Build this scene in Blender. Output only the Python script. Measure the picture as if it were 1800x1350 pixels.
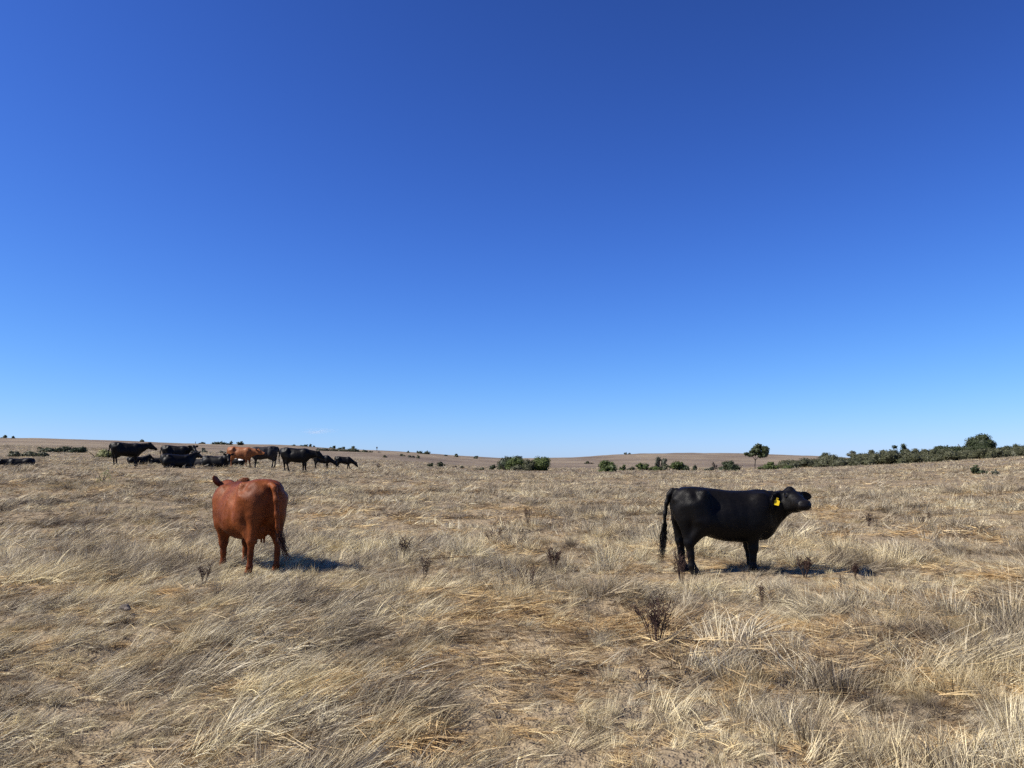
import bpy, math, random
import numpy as np
from mathutils import Vector, Matrix

R = math.radians
sc = bpy.context.scene
for o in list(bpy.data.objects):
    bpy.data.objects.remove(o, do_unlink=True)
C = sc.collection
rng = np.random.default_rng(7)
random.seed(7)

# ------------------------------------------------------------------ camera
CAM_H = 1.65
FPX = 1352.6            # focal length in photo pixels (1800 wide)
PITCH = math.atan(140 / FPX)
cd = bpy.data.cameras.new('camera')
cam = bpy.data.objects.new('camera', cd)
C.objects.link(cam)
cam.location = (0, 0, CAM_H)
cam.rotation_euler = (math.pi / 2 + PITCH, 0, 0)
cd.sensor_fit = 'HORIZONTAL'
cd.sensor_width = 36.0
cd.lens = 36.0 * FPX / 1800
cd.clip_start = 0.05
cd.clip_end = 30000
sc.camera = cam

# ------------------------------------------------------------------ sky and sun
SUN_AZ = R(-102)          # from straight ahead, negative = to the left
SUN_EL = R(45)
world = bpy.data.worlds.new('World')
sc.world = world
world.use_nodes = True
wn = world.node_tree
wn.nodes.clear()
wo = wn.nodes.new('ShaderNodeOutputWorld')
bg = wn.nodes.new('ShaderNodeBackground')
sky = wn.nodes.new('ShaderNodeTexSky')
sky.sky_type = 'NISHITA'
sky.sun_disc = False
sky.sun_elevation = SUN_EL
sky.sun_rotation = SUN_AZ
sky.altitude = 0
sky.air_density = 0.75
sky.dust_density = 0.25
sky.ozone_density = 8.0
EXPOSURE = 0.70
SKY_STRENGTH = 0.06
# a camera's response to a clear sky, the same for every direction: out = a x^p / (1 + b x^p) for each channel
sep = wn.nodes.new('ShaderNodeSeparateColor'); com = wn.nodes.new('ShaderNodeCombineColor')
wn.links.new(sky.outputs['Color'], sep.inputs[0])
def wmath(op, x, y):
    nd = wn.nodes.new('ShaderNodeMath'); nd.operation = op
    for i, v in enumerate((x, y)):
        if hasattr(v, 'is_linked'): wn.links.new(v, nd.inputs[i])
        else: nd.inputs[i].default_value = v
    return nd.outputs[0]
for ch, (p_, b_, a_) in enumerate(((1.45, .02, .0720), (1.60, .05, .0800), (2.10, .05, .0715))):
    xp = wmath('POWER', sep.outputs[ch], p_)
    q_ = wmath('DIVIDE', xp, wmath('ADD', wmath('MULTIPLY', xp, b_), 1.0))
    wn.links.new(wmath('MULTIPLY', q_, a_ / (SKY_STRENGTH * 2 ** EXPOSURE)), com.inputs[ch])
wn.links.new(com.outputs[0], bg.inputs['Color'])
bg.inputs['Strength'].default_value = SKY_STRENGTH
wn.links.new(bg.outputs['Background'], wo.inputs['Surface'])

sd = bpy.data.lights.new('sun', 'SUN')
sd.energy = 5.0
sd.angle = R(0.53)
sd.color = (1.0, 0.94, 0.84)
sun = bpy.data.objects.new('sun', sd)
C.objects.link(sun)
sv = Vector((math.sin(SUN_AZ) * math.cos(SUN_EL), math.cos(SUN_AZ) * math.cos(SUN_EL), math.sin(SUN_EL)))
sun.rotation_euler = (-sv).to_track_quat('-Z', 'Y').to_euler()
sun.location = sv * 60

sc.view_settings.view_transform = 'Standard'
sc.view_settings.look = 'None'
sc.view_settings.exposure = EXPOSURE
sc.view_settings.gamma = 1.0
sc.view_settings.use_curve_mapping = False
sc.render.engine = 'CYCLES'
sc.cycles.use_denoising = False
sc.cycles.max_bounces = 4
sc.cycles.diffuse_bounces = 2
sc.cycles.transmission_bounces = 4
sc.cycles.volume_bounces = 1

# ------------------------------------------------------------------ helpers
def tag(o, label=None, cat=None, group=None, kind=None):
    if label: o['label'] = label
    if cat: o['category'] = cat
    if group: o['group'] = group
    if kind: o['kind'] = kind
    return o

def mesh_from(name, V, F, attrs=None, smooth=True):
    """V (n,3), F (m,3|4) numpy arrays"""
    me = bpy.data.meshes.new(name)
    V = np.asarray(V, np.float32); F = np.asarray(F, np.int32)
    k = F.shape[1]
    me.vertices.add(len(V)); me.vertices.foreach_set('co', V.ravel())
    me.loops.add(F.size); me.loops.foreach_set('vertex_index', F.ravel())
    me.polygons.add(len(F))
    me.polygons.foreach_set('loop_start', np.arange(0, F.size, k, dtype=np.int32))
    me.polygons.foreach_set('use_smooth', np.full(len(F), smooth, dtype=bool))
    me.update(calc_edges=True)
    for n, a in (attrs or {}).items():
        a = np.asarray(a, np.float32)
        if a.ndim == 1:
            at = me.attributes.new(n, 'FLOAT', 'POINT'); at.data.foreach_set('value', a)
        else:
            at = me.attributes.new(n, 'FLOAT_VECTOR', 'POINT'); at.data.foreach_set('vector', a.ravel())
    return me

def obj(name, me, mat=None, parent=None):
    o = bpy.data.objects.new(name, me)
    C.objects.link(o)
    if mat is not None and me is not None and not me.materials: me.materials.append(mat)
    if parent is not None: o.parent = parent
    return o

def empty(name, loc=(0, 0, 0), rz=0.0, s=1.0):
    o = bpy.data.objects.new(name, None)
    o.empty_display_size = 0.2
    C.objects.link(o)
    o.location = loc; o.rotation_euler = (0, 0, rz); o.scale = (s, s, s)
    return o

def sstep(a, b, x):
    t = np.clip((x - a) / (b - a), 0, 1)
    return t * t * (3 - 2 * t)

def _hash(ix, iy, seed):
    h = (ix.astype(np.int64) * 374761393 + iy.astype(np.int64) * 668265263 + seed * 974711) & 0x7fffffff
    h = ((h ^ (h >> 13)) * 1274126177) & 0x7fffffff
    return ((h ^ (h >> 16)) & 0xffff) / 65535.0

def vnoise(x, y, seed=0):
    x = np.asarray(x, float); y = np.asarray(y, float)
    ix = np.floor(x); iy = np.floor(y)
    fx = x - ix; fy = y - iy
    fx = fx * fx * fx * (fx * (fx * 6 - 15) + 10); fy = fy * fy * fy * (fy * (fy * 6 - 15) + 10)
    a = _hash(ix, iy, seed); b = _hash(ix + 1, iy, seed)
    c = _hash(ix, iy + 1, seed); d = _hash(ix + 1, iy + 1, seed)
    return (a * (1 - fx) + b * fx) * (1 - fy) + (c * (1 - fx) + d * fx) * fy     # 0..1

def fbm(x, y, seed=0, oct=3):
    s = 0; a = 0.5; tot = 0
    for i in range(oct):
        s = s + a * vnoise(x * 2 ** i + 17.3 * i, y * 2 ** i + 5.1 * i, seed + i); tot += a; a *= 0.5
    return s / tot

# ------------------------------------------------------------------ materials
class N:
    """tiny node-tree writer"""
    def __init__(self, name):
        self.m = bpy.data.materials.new(name); self.m.use_nodes = True
        self.t = self.m.node_tree; self.t.nodes.clear()
        self.out = self.t.nodes.new('ShaderNodeOutputMaterial')
    def n(self, typ, **kw):
        nd = self.t.nodes.new(typ)
        for k, v in kw.items():
            if k.startswith('i_'):
                key = k[2:].replace('_', ' ')
                nd.inputs[key].default_value = v
            else: setattr(nd, k, v)
        return nd
    def l(self, a, b): self.t.links.new(a, b)
    def noise(self, coord, scale, detail=3.0, rough=0.55, dist=0.0):
        nd = self.n('ShaderNodeTexNoise'); nd.inputs['Scale'].default_value = scale
        nd.inputs['Detail'].default_value = detail; nd.inputs['Roughness'].default_value = rough
        nd.inputs['Distortion'].default_value = dist
        self.l(coord, nd.inputs['Vector']); return nd.outputs['Fac']
    def ramp(self, fac, stops):
        nd = self.n('ShaderNodeValToRGB'); cr = nd.color_ramp
        while len(cr.elements) < len(stops): cr.elements.new(0.5)
        for e, (p, c) in zip(cr.elements, stops):
            e.position = p; e.color = (*c, 1) if len(c) == 3 else c
        self.l(fac, nd.inputs['Fac']); return nd.outputs['Color']
    def mix(self, fac, a, b, blend='MIX'):
        nd = self.n('ShaderNodeMix', data_type='RGBA', blend_type=blend)
        for sock, v in ((nd.inputs[0], fac), (nd.inputs[6], a), (nd.inputs[7], b)):
            if hasattr(v, 'is_linked'): self.l(v, sock)
            elif isinstance(v, (int, float)): sock.default_value = v
            else: sock.default_value = (*v, 1)
        return nd.outputs[2]
    def math(self, op, a, b=None, clamp=False):
        nd = self.n('ShaderNodeMath', operation=op, use_clamp=clamp)
        for i, v in enumerate((a, b)):
            if v is None: continue
            if hasattr(v, 'is_linked'): self.l(v, nd.inputs[i])
            else: nd.inputs[i].default_value = v
        return nd.outputs[0]
    def attr(self, name):
        nd = self.n('ShaderNodeAttribute', attribute_name=name); return nd.outputs['Fac']
    def pos(self): return self.n('ShaderNodeNewGeometry').outputs['Position']

def grass_material(name, ramp, patch_a, patch_b, gold, trans=0.20, rough=0.6):
    w = N(name)
    p = w.pos()
    rnd = w.attr('rnd')
    col = w.ramp(rnd, ramp)
    big = w.noise(p, 0.16, 3, 0.6)
    med = w.noise(p, 0.75, 3, 0.6)
    ti = w.n('ShaderNodeAttribute', attribute_name='tone', attribute_type='INSTANCER').outputs['Fac']
    col = w.mix(1.0, col, w.ramp(ti, [(0.0, (0.27, 0.245, 0.24)), (0.35, (0.76, 0.72, 0.69)), (0.7, (1.0, 1.0, 1.0)), (1.0, (1.15, 1.12, 1.0))]), 'MULTIPLY')
    f1 = w.ramp(big, [(0.40, (0, 0, 0)), (0.62, (1, 1, 1))])
    col = w.mix(w.math('MULTIPLY', f1, 0.55), col, w.mix(1.0, col, patch_a, 'MULTIPLY'))
    f2 = w.ramp(med, [(0.50, (0, 0, 0)), (0.72, (1, 1, 1))])
    col = w.mix(w.math('MULTIPLY', f2, 0.6), col, w.mix(1.0, col, patch_b, 'MULTIPLY'))
    p2 = w.n('ShaderNodeVectorMath', operation='ADD'); p2.inputs[1].default_value = (37.1, 12.7, 4.4)
    w.l(p, p2.inputs[0])
    f3 = w.ramp(w.noise(p2.outputs[0], 0.9, 2, 0.5), [(0.54, (0, 0, 0)), (0.70, (1, 1, 1))])
    col = w.mix(w.math('MULTIPLY', f3, 0.5), col, gold)
    pb = w.n('ShaderNodeBsdfPrincipled'); w.l(col, pb.inputs['Base Color'])
    pb.inputs['Roughness'].default_value = rough
    pb.inputs['Specular IOR Level'].default_value = 0.25
    tr = w.n('ShaderNodeBsdfTranslucent'); w.l(col, tr.inputs['Color'])
    mx = w.n('ShaderNodeMixShader'); mx.inputs[0].default_value = trans
    w.l(pb.outputs[0], mx.inputs[1]); w.l(tr.outputs[0], mx.inputs[2])
    w.l(mx.outputs[0], w.out.inputs['Surface'])
    return w.m

STRAW = [(0.0, (0.09, 0.07, 0.045)), (0.28, (0.25, 0.205, 0.14)), (0.5, (0.475, 0.413, 0.292)), (0.75, (0.82, 0.745, 0.545)), (1.0, (0.78, 0.675, 0.42))]
MATS = [(0.0, (0.17, 0.11, 0.055)), (0.35, (0.40, 0.285, 0.15)), (0.65, (0.60, 0.465, 0.26)), (1.0, (0.80, 0.66, 0.40))]
M_up = grass_material('dry_grass_upright', STRAW, (0.70, 0.66, 0.68), (0.46, 0.42, 0.42), (0.62, 0.48, 0.24))
M_lean = grass_material('dry_grass_leaning', STRAW, (0.70, 0.66, 0.68), (0.46, 0.42, 0.42), (0.58, 0.47, 0.25))
M_mat = grass_material('dry_grass_matted', MATS, (0.75, 0.70, 0.66), (0.60, 0.52, 0.48), (0.62, 0.40, 0.16), trans=0.2)

def ground_material():
    w = N('dry_pasture_ground')
    p = w.pos()
    # near: litter and soil; far: mottled dry pasture
    n1 = w.noise(p, 0.9, 6, 0.65)
    near = w.ramp(n1, [(0.3, (0.10, 0.07, 0.04)), (0.5, (0.21, 0.15, 0.085)), (0.7, (0.32, 0.24, 0.14))])
    fine = w.noise(p, 22, 4, 0.7)
    near = w.mix(0.55, near, w.ramp(fine, [(0.3, (0.10, 0.08, 0.055)), (0.7, (0.42, 0.34, 0.23))]))
    mp = w.n('ShaderNodeMapping'); mp.inputs['Scale'].default_value = (1, 0.45, 1); w.l(p, mp.inputs['Vector'])
    n2 = w.noise(mp.outputs[0], 0.045, 5, 0.62)
    far = w.ramp(n2, [(0.32, (0.122, 0.095, 0.074)), (0.48, (0.165, 0.130, 0.097)), (0.58, (0.200, 0.160, 0.115)), (0.74, (0.262, 0.215, 0.150))])
    n3 = w.noise(p, 0.55, 5, 0.7)
    far = w.mix(0.55, far, w.mix(1.0, far, w.ramp(n3, [(0.33, (0.50, 0.47, 0.46)), (0.5, (0.95, 0.94, 0.93)), (0.68, (1.35, 1.33, 1.28))]), 'MULTIPLY'))
    d = w.n('ShaderNodeVectorMath', operation='LENGTH'); w.l(p, d.inputs[0])
    k = w.n('ShaderNodeMapRange'); k.inputs[1].default_value = 30; k.inputs[2].default_value = 95
    w.l(d.outputs['Value'], k.inputs[0])
    col = w.mix(k.outputs[0], near, far)
    pb = w.n('ShaderNodeBsdfPrincipled'); w.l(col, pb.inputs['Base Color'])
    pb.inputs['Roughness'].default_value = 0.95
    pb.inputs['Specular IOR Level'].default_value = 0.1
    b = w.n('ShaderNodeBump'); b.inputs['Strength'].default_value = 0.9; b.inputs['Distance'].default_value = 0.35
    w.l(w.noise(p, 1.1, 6, 0.75), b.inputs['Height']); w.l(b.outputs[0], pb.inputs['Normal'])
    w.l(pb.outputs[0], w.out.inputs['Surface'])
    return w.m
M_ground = ground_material()

def leaf_material(name, dark, light, trans=0.25, spec=0.3):
    w = N(name)
    oi = w.n('ShaderNodeObjectInfo')
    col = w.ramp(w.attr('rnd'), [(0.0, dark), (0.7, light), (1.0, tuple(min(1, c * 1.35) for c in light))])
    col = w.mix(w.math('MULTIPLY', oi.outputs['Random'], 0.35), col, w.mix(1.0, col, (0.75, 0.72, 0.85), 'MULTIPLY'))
    pb = w.n('ShaderNodeBsdfPrincipled'); w.l(col, pb.inputs['Base Color'])
    pb.inputs['Roughness'].default_value = 0.55; pb.inputs['Specular IOR Level'].default_value = spec
    tr = w.n('ShaderNodeBsdfTranslucent'); w.l(col, tr.inputs['Color'])
    mx = w.n('ShaderNodeMixShader'); mx.inputs[0].default_value = trans
    w.l(pb.outputs[0], mx.inputs[1]); w.l(tr.outputs[0], mx.inputs[2])
    w.l(mx.outputs[0], w.out.inputs['Surface'])
    return w.m
L_green = leaf_material('leaf_fresh_green', (0.040, 0.057, 0.014), (0.112, 0.142, 0.036), trans=.25)
L_dark = leaf_material('leaf_dark_green', (0.024, 0.033, 0.013), (0.066, 0.082, 0.032))
L_tree = leaf_material('leaf_tree', (0.032, 0.042, 0.015), (0.090, 0.108, 0.040))
L_olive = leaf_material('leaf_olive', (0.045, 0.048, 0.022), (0.120, 0.120, 0.060))
L_sage = leaf_material('leaf_grey_green', (0.055, 0.058, 0.038), (0.125, 0.128, 0.085))
L_brown = leaf_material('twig_brown', (0.07, 0.055, 0.04), (0.16, 0.125, 0.095))
L_weed = leaf_material('leaf_yellow_green', (0.15, 0.16, 0.05), (0.34, 0.34, 0.13))

def plain(name, col, rough=0.7, spec=0.3, nscale=8.0, var=0.35):
    w = N(name)
    tc = w.n('ShaderNodeTexCoord').outputs['Object']
    f = w.noise(tc, nscale, 5, 0.65)
    c = w.ramp(f, [(0.3, tuple(x * (1 - var) for x in col)), (0.7, tuple(min(1, x * (1 + var)) for x in col))])
    pb = w.n('ShaderNodeBsdfPrincipled'); w.l(c, pb.inputs['Base Color'])
    pb.inputs['Roughness'].default_value = rough; pb.inputs['Specular IOR Level'].default_value = spec
    w.l(pb.outputs[0], w.out.inputs['Surface'])
    return w.m
M_bark = plain('bark', (0.075, 0.058, 0.045), 0.9, 0.1, 3)
M_weed = plain('dead_weed_stem', (0.075, 0.048, 0.037), 0.9, 0.1, 20)
M_seed = plain('dead_weed_seed', (0.050, 0.029, 0.024), 0.9, 0.1, 30)
M_tag = plain('ear_tag_yellow', (1.0, 0.72, 0.02), 0.45, 0.4, 25, 0.08)
_t = M_tag.node_tree; _pb = next(q for q in _t.nodes if q.type == 'BSDF_PRINCIPLED'); _tr = _t.nodes.new('ShaderNodeBsdfTranslucent'); _mx = _t.nodes.new('ShaderNodeMixShader')   # thin plastic
_tr.inputs['Color'].default_value = (1.0, 0.72, 0.03, 1); _mx.inputs[0].default_value = .45
_t.links.new(_pb.outputs[0], _mx.inputs[1]); _t.links.new(_tr.outputs[0], _mx.inputs[2]); _t.links.new(_mx.outputs[0], next(q for q in _t.nodes if q.type == 'OUTPUT_MATERIAL').inputs['Surface'])
M_eye = plain('eye_dark', (0.006, 0.005, 0.005), 0.08, 0.6)
M_post = plain('weathered_post', (0.10, 0.085, 0.075), 0.9, 0.1)
M_dung = plain('dried_dung', (0.12, 0.10, 0.085), 0.95, 0.1, 18, 0.5)

def coat_material(name, base, light, rough, dusty=(0.2, 0.15, 0.1), dust=0.05, spec=0.4, white=(0.75, 0.72, 0.66), horn=(0.035, 0.026, 0.022)):
    """zone 0 = coat, 1 = hoof / muzzle, 2 = white patch"""
    w = N(name)
    tc = w.n('ShaderNodeTexCoord').outputs['Object']
    mp = w.n('ShaderNodeMapping'); mp.inputs['Scale'].default_value = (0.5, 1, 1.0); w.l(tc, mp.inputs['Vector'])
    f = w.noise(mp.outputs[0], 3.2, 5, 0.6)
    col = w.mix(w.ramp(f, [(0.35, (0, 0, 0)), (0.68, (1, 1, 1))]), base, light)
    hair = w.n('ShaderNodeMapping'); hair.inputs['Scale'].default_value = (1.0, 6, 0.35); w.l(tc, hair.inputs['Vector'])
    hn = w.noise(hair.outputs[0], 26, 4, 0.7)
    col = w.mix(0.35, col, w.mix(1.0, col, w.ramp(hn, [(0.3, (0.55, 0.55, 0.55)), (0.7, (1.45, 1.45, 1.45))]), 'MULTIPLY'))
    # dust on the coat
    du = w.ramp(w.noise(tc, 5.5, 6, 0.75), [(0.52, (0, 0, 0)), (0.75, (1, 1, 1))])
    col = w.mix(w.math('MULTIPLY', du, dust), col, dusty)
    z = w.attr('zone')
    col = w.mix(w.math('GREATER_THAN', z, 0.5), col, horn)
    col = w.mix(w.math('GREATER_THAN', z, 1.5), col, white)
    pb = w.n('ShaderNodeBsdfPrincipled'); w.l(col, pb.inputs['Base Color'])
    pb.inputs['Roughness'].default_value = rough; pb.inputs['Specular IOR Level'].default_value = spec
    b = w.n('ShaderNodeBump'); b.inputs['Strength'].default_value = 0.5; b.inputs['Distance'].default_value = 0.012
    w.l(w.math('ADD', w.math('MULTIPLY', hn, .55), w.math('MULTIPLY', f, 1.5)), b.inputs['Height']); w.l(b.outputs[0], pb.inputs['Normal'])
    w.l(pb.outputs[0], w.out.inputs['Surface'])
    return w.m
M_black = coat_material('coat_black', (0.0020, 0.0019, 0.0021), (0.0052, 0.0042, 0.0038), 0.50, (0.045, 0.032, 0.026), 0.05, 0.15, horn=(.008, .007, .007))
M_red = coat_material('coat_red_brown', (0.088, 0.021, 0.0065), (0.205, 0.056, 0.0145), 0.52, (0.28, 0.11, 0.036), 0.32, 0.13)
M_chest = coat_material('coat_chestnut', (0.17, 0.056, 0.019), (0.27, 0.10, 0.035), 0.5, (0.40, 0.22, 0.11), 0.25, 0.16)
M_grey = coat_material('coat_dusty_black', (0.013, 0.012, 0.012), (0.030, 0.027, 0.027), 0.55, (0.10, 0.085, 0.07), 0.25, 0.15)

# ------------------------------------------------------------------ terrain
def az_of(u): return math.atan((u - 900) / 1360.0)
RR = [50, 60, 90, 130, 180, 260, 350, 450, 600]
ROWS = {
    -500: [816, 812, 795, 783, 777, 771, 767, 770, 780],
    0:    [823, 817, 797, 786, 780, 774, 769, 772, 780],
    200:  [818, 813, 800, 791, 785, 779, 774, 775, 785],
    350:  [820, 816, 806, 798, 792, 786, 781, 782, 790],
    430:  [822, 818, 808, 800, 795, 788, 783, 779, 788],
    500:  [826, 821, 812, 804, 798, 791, 785, 781, 790],
    600:  [829, 822, 816, 809, 803, 797, 791, 789, 795],
    700:  [836, 828, 819, 813, 807, 800, 793, 794, 800],
    850:  [844, 838, 829, 824, 820, 813, 807, 804, 812],
    960:  [846, 839, 830, 825, 821, 815, 809, 806, 812],
    1100: [846, 839, 830, 825, 821, 813, 804, 797, 803],
    1250: [846, 839, 830, 825, 820, 811, 802, 796, 801],
    1400: [845, 838, 829, 824, 819, 812, 804, 799, 804],
    1600: [841, 833, 821, 815, 813, 812, 812, 812, 812],
    1800: [835, 826, 811, 803, 802, 802, 803, 804, 806],
    2300: [825, 815, 800, 793, 792, 792, 793, 794, 796],
}
_us = sorted(ROWS)
_ka = np.array([az_of(u) for u in _us])
_kr = np.array([0.0, 14, 25] + RR + [1200, 6000])
_kz = []
for u in _us:
    fe = math.hypot(1360, u - 900)
    zz = [CAM_H + r * (815 - v) / fe for r, v in zip(RR, ROWS[u])]
    _kz.append([0.0, 0.03 * zz[0], 0.26 * zz[0]] + zz + [-25.0, -160.0])
_kz = np.array(_kz)
# fine polar table, smoothed
TA = np.linspace(R(-70), R(70), 561)
TR = np.concatenate([[0.0], np.exp(np.linspace(math.log(1.0), math.log(6000), 420))])
_tmp = np.array([np.interp(TR, _kr, row) for row in _kz])            # (ku, nr)
TZ = np.array([np.interp(TA, _ka, _tmp[:, j]) for j in range(len(TR))]).T   # (na, nr)
def _blur(Z, n, axis):
    for _ in range(n):
        P = np.concatenate([np.take(Z, [0], axis), Z, np.take(Z, [-1], axis)], axis)
        a = np.take(P, range(0, Z.shape[axis]), axis); b = np.take(P, range(1, Z.shape[axis] + 1), axis)
        c = np.take(P, range(2, Z.shape[axis] + 2), axis)
        Z = 0.25 * a + 0.5 * b + 0.25 * c
    return Z
TZ = _blur(TZ, 60, 0)
TZ = _blur(TZ, 8, 1)

def base_height(x, y):
    r = np.hypot(x, y); a = np.arctan2(x, y)
    # behind the camera the field simply continues, gently blended
    ac = np.clip(a, TA[0], TA[-1])
    fa = (ac - TA[0]) / (TA[1] - TA[0]); ia = np.clip(fa.astype(int), 0, len(TA) - 2); fa = fa - ia
    ir = np.clip(np.searchsorted(TR, r) - 1, 0, len(TR) - 2)
    fr = np.clip((r - TR[ir]) / (TR[ir + 1] - TR[ir]), 0, 1)
    z = (TZ[ia, ir] * (1 - fa) + TZ[ia + 1, ir] * fa) * (1 - fr) + (TZ[ia, ir + 1] * (1 - fa) + TZ[ia + 1, ir + 1] * fa) * fr
    back = sstep(R(70), R(130), np.abs(a))
    return z * (1 - back) + back * np.where(r < 600, 0.004 * r, -0.03 * (r - 600) + 2.4)

def height(x, y):
    x = np.atleast_1d(np.asarray(x, float)); y = np.atleast_1d(np.asarray(y, float))
    r = np.hypot(x, y)
    z = base_height(x, y)
    near = np.clip(1 - r / 70, 0, 1)
    z = z + near * (0.26 * (fbm(x * 0.95, y * 0.95, 3, 3) - 0.5) + 0.10 * (vnoise(x * 0.25, y * 0.25, 9) - 0.5))
    z = z + 0.0022 * np.clip(r - 40, 0, 500) * (fbm(x * 0.05, y * 0.05, 21, 4) - 0.5) * 1.2
    return z
def hz(x, y): return float(height(x, y)[0])

az = np.unique(np.concatenate([np.radians(np.arange(-180, -52, 4.0)), np.radians(np.arange(-52, 52.01, 0.33)), np.radians(np.arange(56, 177, 4.0))]))
rr = np.concatenate([np.linspace(0.3, 2.4, 8), np.exp(np.linspace(math.log(2.6), math.log(6000), 380))])
A, Q = np.meshgrid(az, rr, indexing='ij')
X = Q * np.sin(A); Y = Q * np.cos(A)
Z = height(X.ravel(), Y.ravel())
V = np.stack([X.ravel(), Y.ravel(), Z], 1)
na, nr = A.shape
I = np.arange(na * nr).reshape(na, nr)
I2 = np.roll(I, -1, 0)
F = np.stack([I[:, :-1], I[:, 1:], I2[:, 1:], I2[:, :-1]], -1).reshape(-1, 4)
# close the small hole under the camera
cidx = len(V)
V = np.vstack([V, [0, 0, hz(0, 0)]])
fan = np.stack([I[:, 0], I2[:, 0], np.full(na, cidx), np.full(na, cidx)], 1)
me = bpy.data.meshes.new('ground')
allF = [tuple(f) for f in F[:, ::-1]] + [(int(a), int(b), cidx) for a, b in zip(I2[:, 0], I[:, 0])]
me.from_pydata(V.tolist(), [], allF)
me.polygons.foreach_set('use_smooth', np.ones(len(me.polygons), bool))
me.update()
g = obj('ground', me, M_ground)
tag(g, kind='structure')
if me.polygons[0].normal.z < 0: me.flip_normals()

def at(u, r):
    """ground point in the compass direction of photo column u, r metres from where the photographer stands"""
    a = az_of(u)
    x, y = r * math.sin(a), r * math.cos(a)
    return Vector((x, y, hz(x, y)))

# ------------------------------------------------------------------ dry grass (stuff)
def blades(n, base, head, a0, a1, L, W, K=4, twist=None, seed=1):
    """n curved tapered ribbons. base (n,3); head heading angle; a0,a1 angles from vertical at root and tip"""
    r = np.random.default_rng(seed)
    t = np.linspace(0, 1, K + 1)
    al = a0[:, None] + (a1 - a0)[:, None] * t[None, :] ** 1.3
    ds = (L / K)[:, None]
    dx = np.sin(0.5 * (al[:, 1:] + al[:, :-1])) * ds; dz = np.cos(0.5 * (al[:, 1:] + al[:, :-1])) * ds
    hx = np.concatenate([np.zeros((n, 1)), np.cumsum(dx, 1)], 1); z = np.concatenate([np.zeros((n, 1)), np.cumsum(dz, 1)], 1)
    wob = (r.random((n, 1)) - 0.5) * 0.25 * t[None, :] ** 2 * L[:, None]
    ch, sh = np.cos(head)[:, None], np.sin(head)[:, None]
    P = np.stack([base[:, 0:1] + hx * ch - wob * sh, base[:, 1:2] + hx * sh + wob * ch, base[:, 2:3] + z], -1)
    P[..., 2] = np.maximum(P[..., 2], 0.004 + 0.02 * r.random((n, 1)))
    th = r.random(n) * math.pi if twist is None else twist
    side = np.stack([-np.sin(head) * np.cos(th), np.cos(head) * np.cos(th), np.sin(th)], -1)
    wt = (1 - 0.85 * t ** 1.6)[None, :, None] * W[:, None, None] * 0.5
    A_ = P - side[:, None, :] * wt; B_ = P + side[:, None, :] * wt
    V = np.stack([A_, B_], 2).reshape(-1, 3)
    rnd = np.repeat(r.random(n), 2 * (K + 1))
    i0 = (np.arange(n) * 2 * (K + 1))[:, None] + 2 * np.arange(K)[None, :]
    F = np.stack([i0, i0 + 1, i0 + 3, i0 + 2], -1).reshape(-1, 4)
    return V, F, rnd

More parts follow.
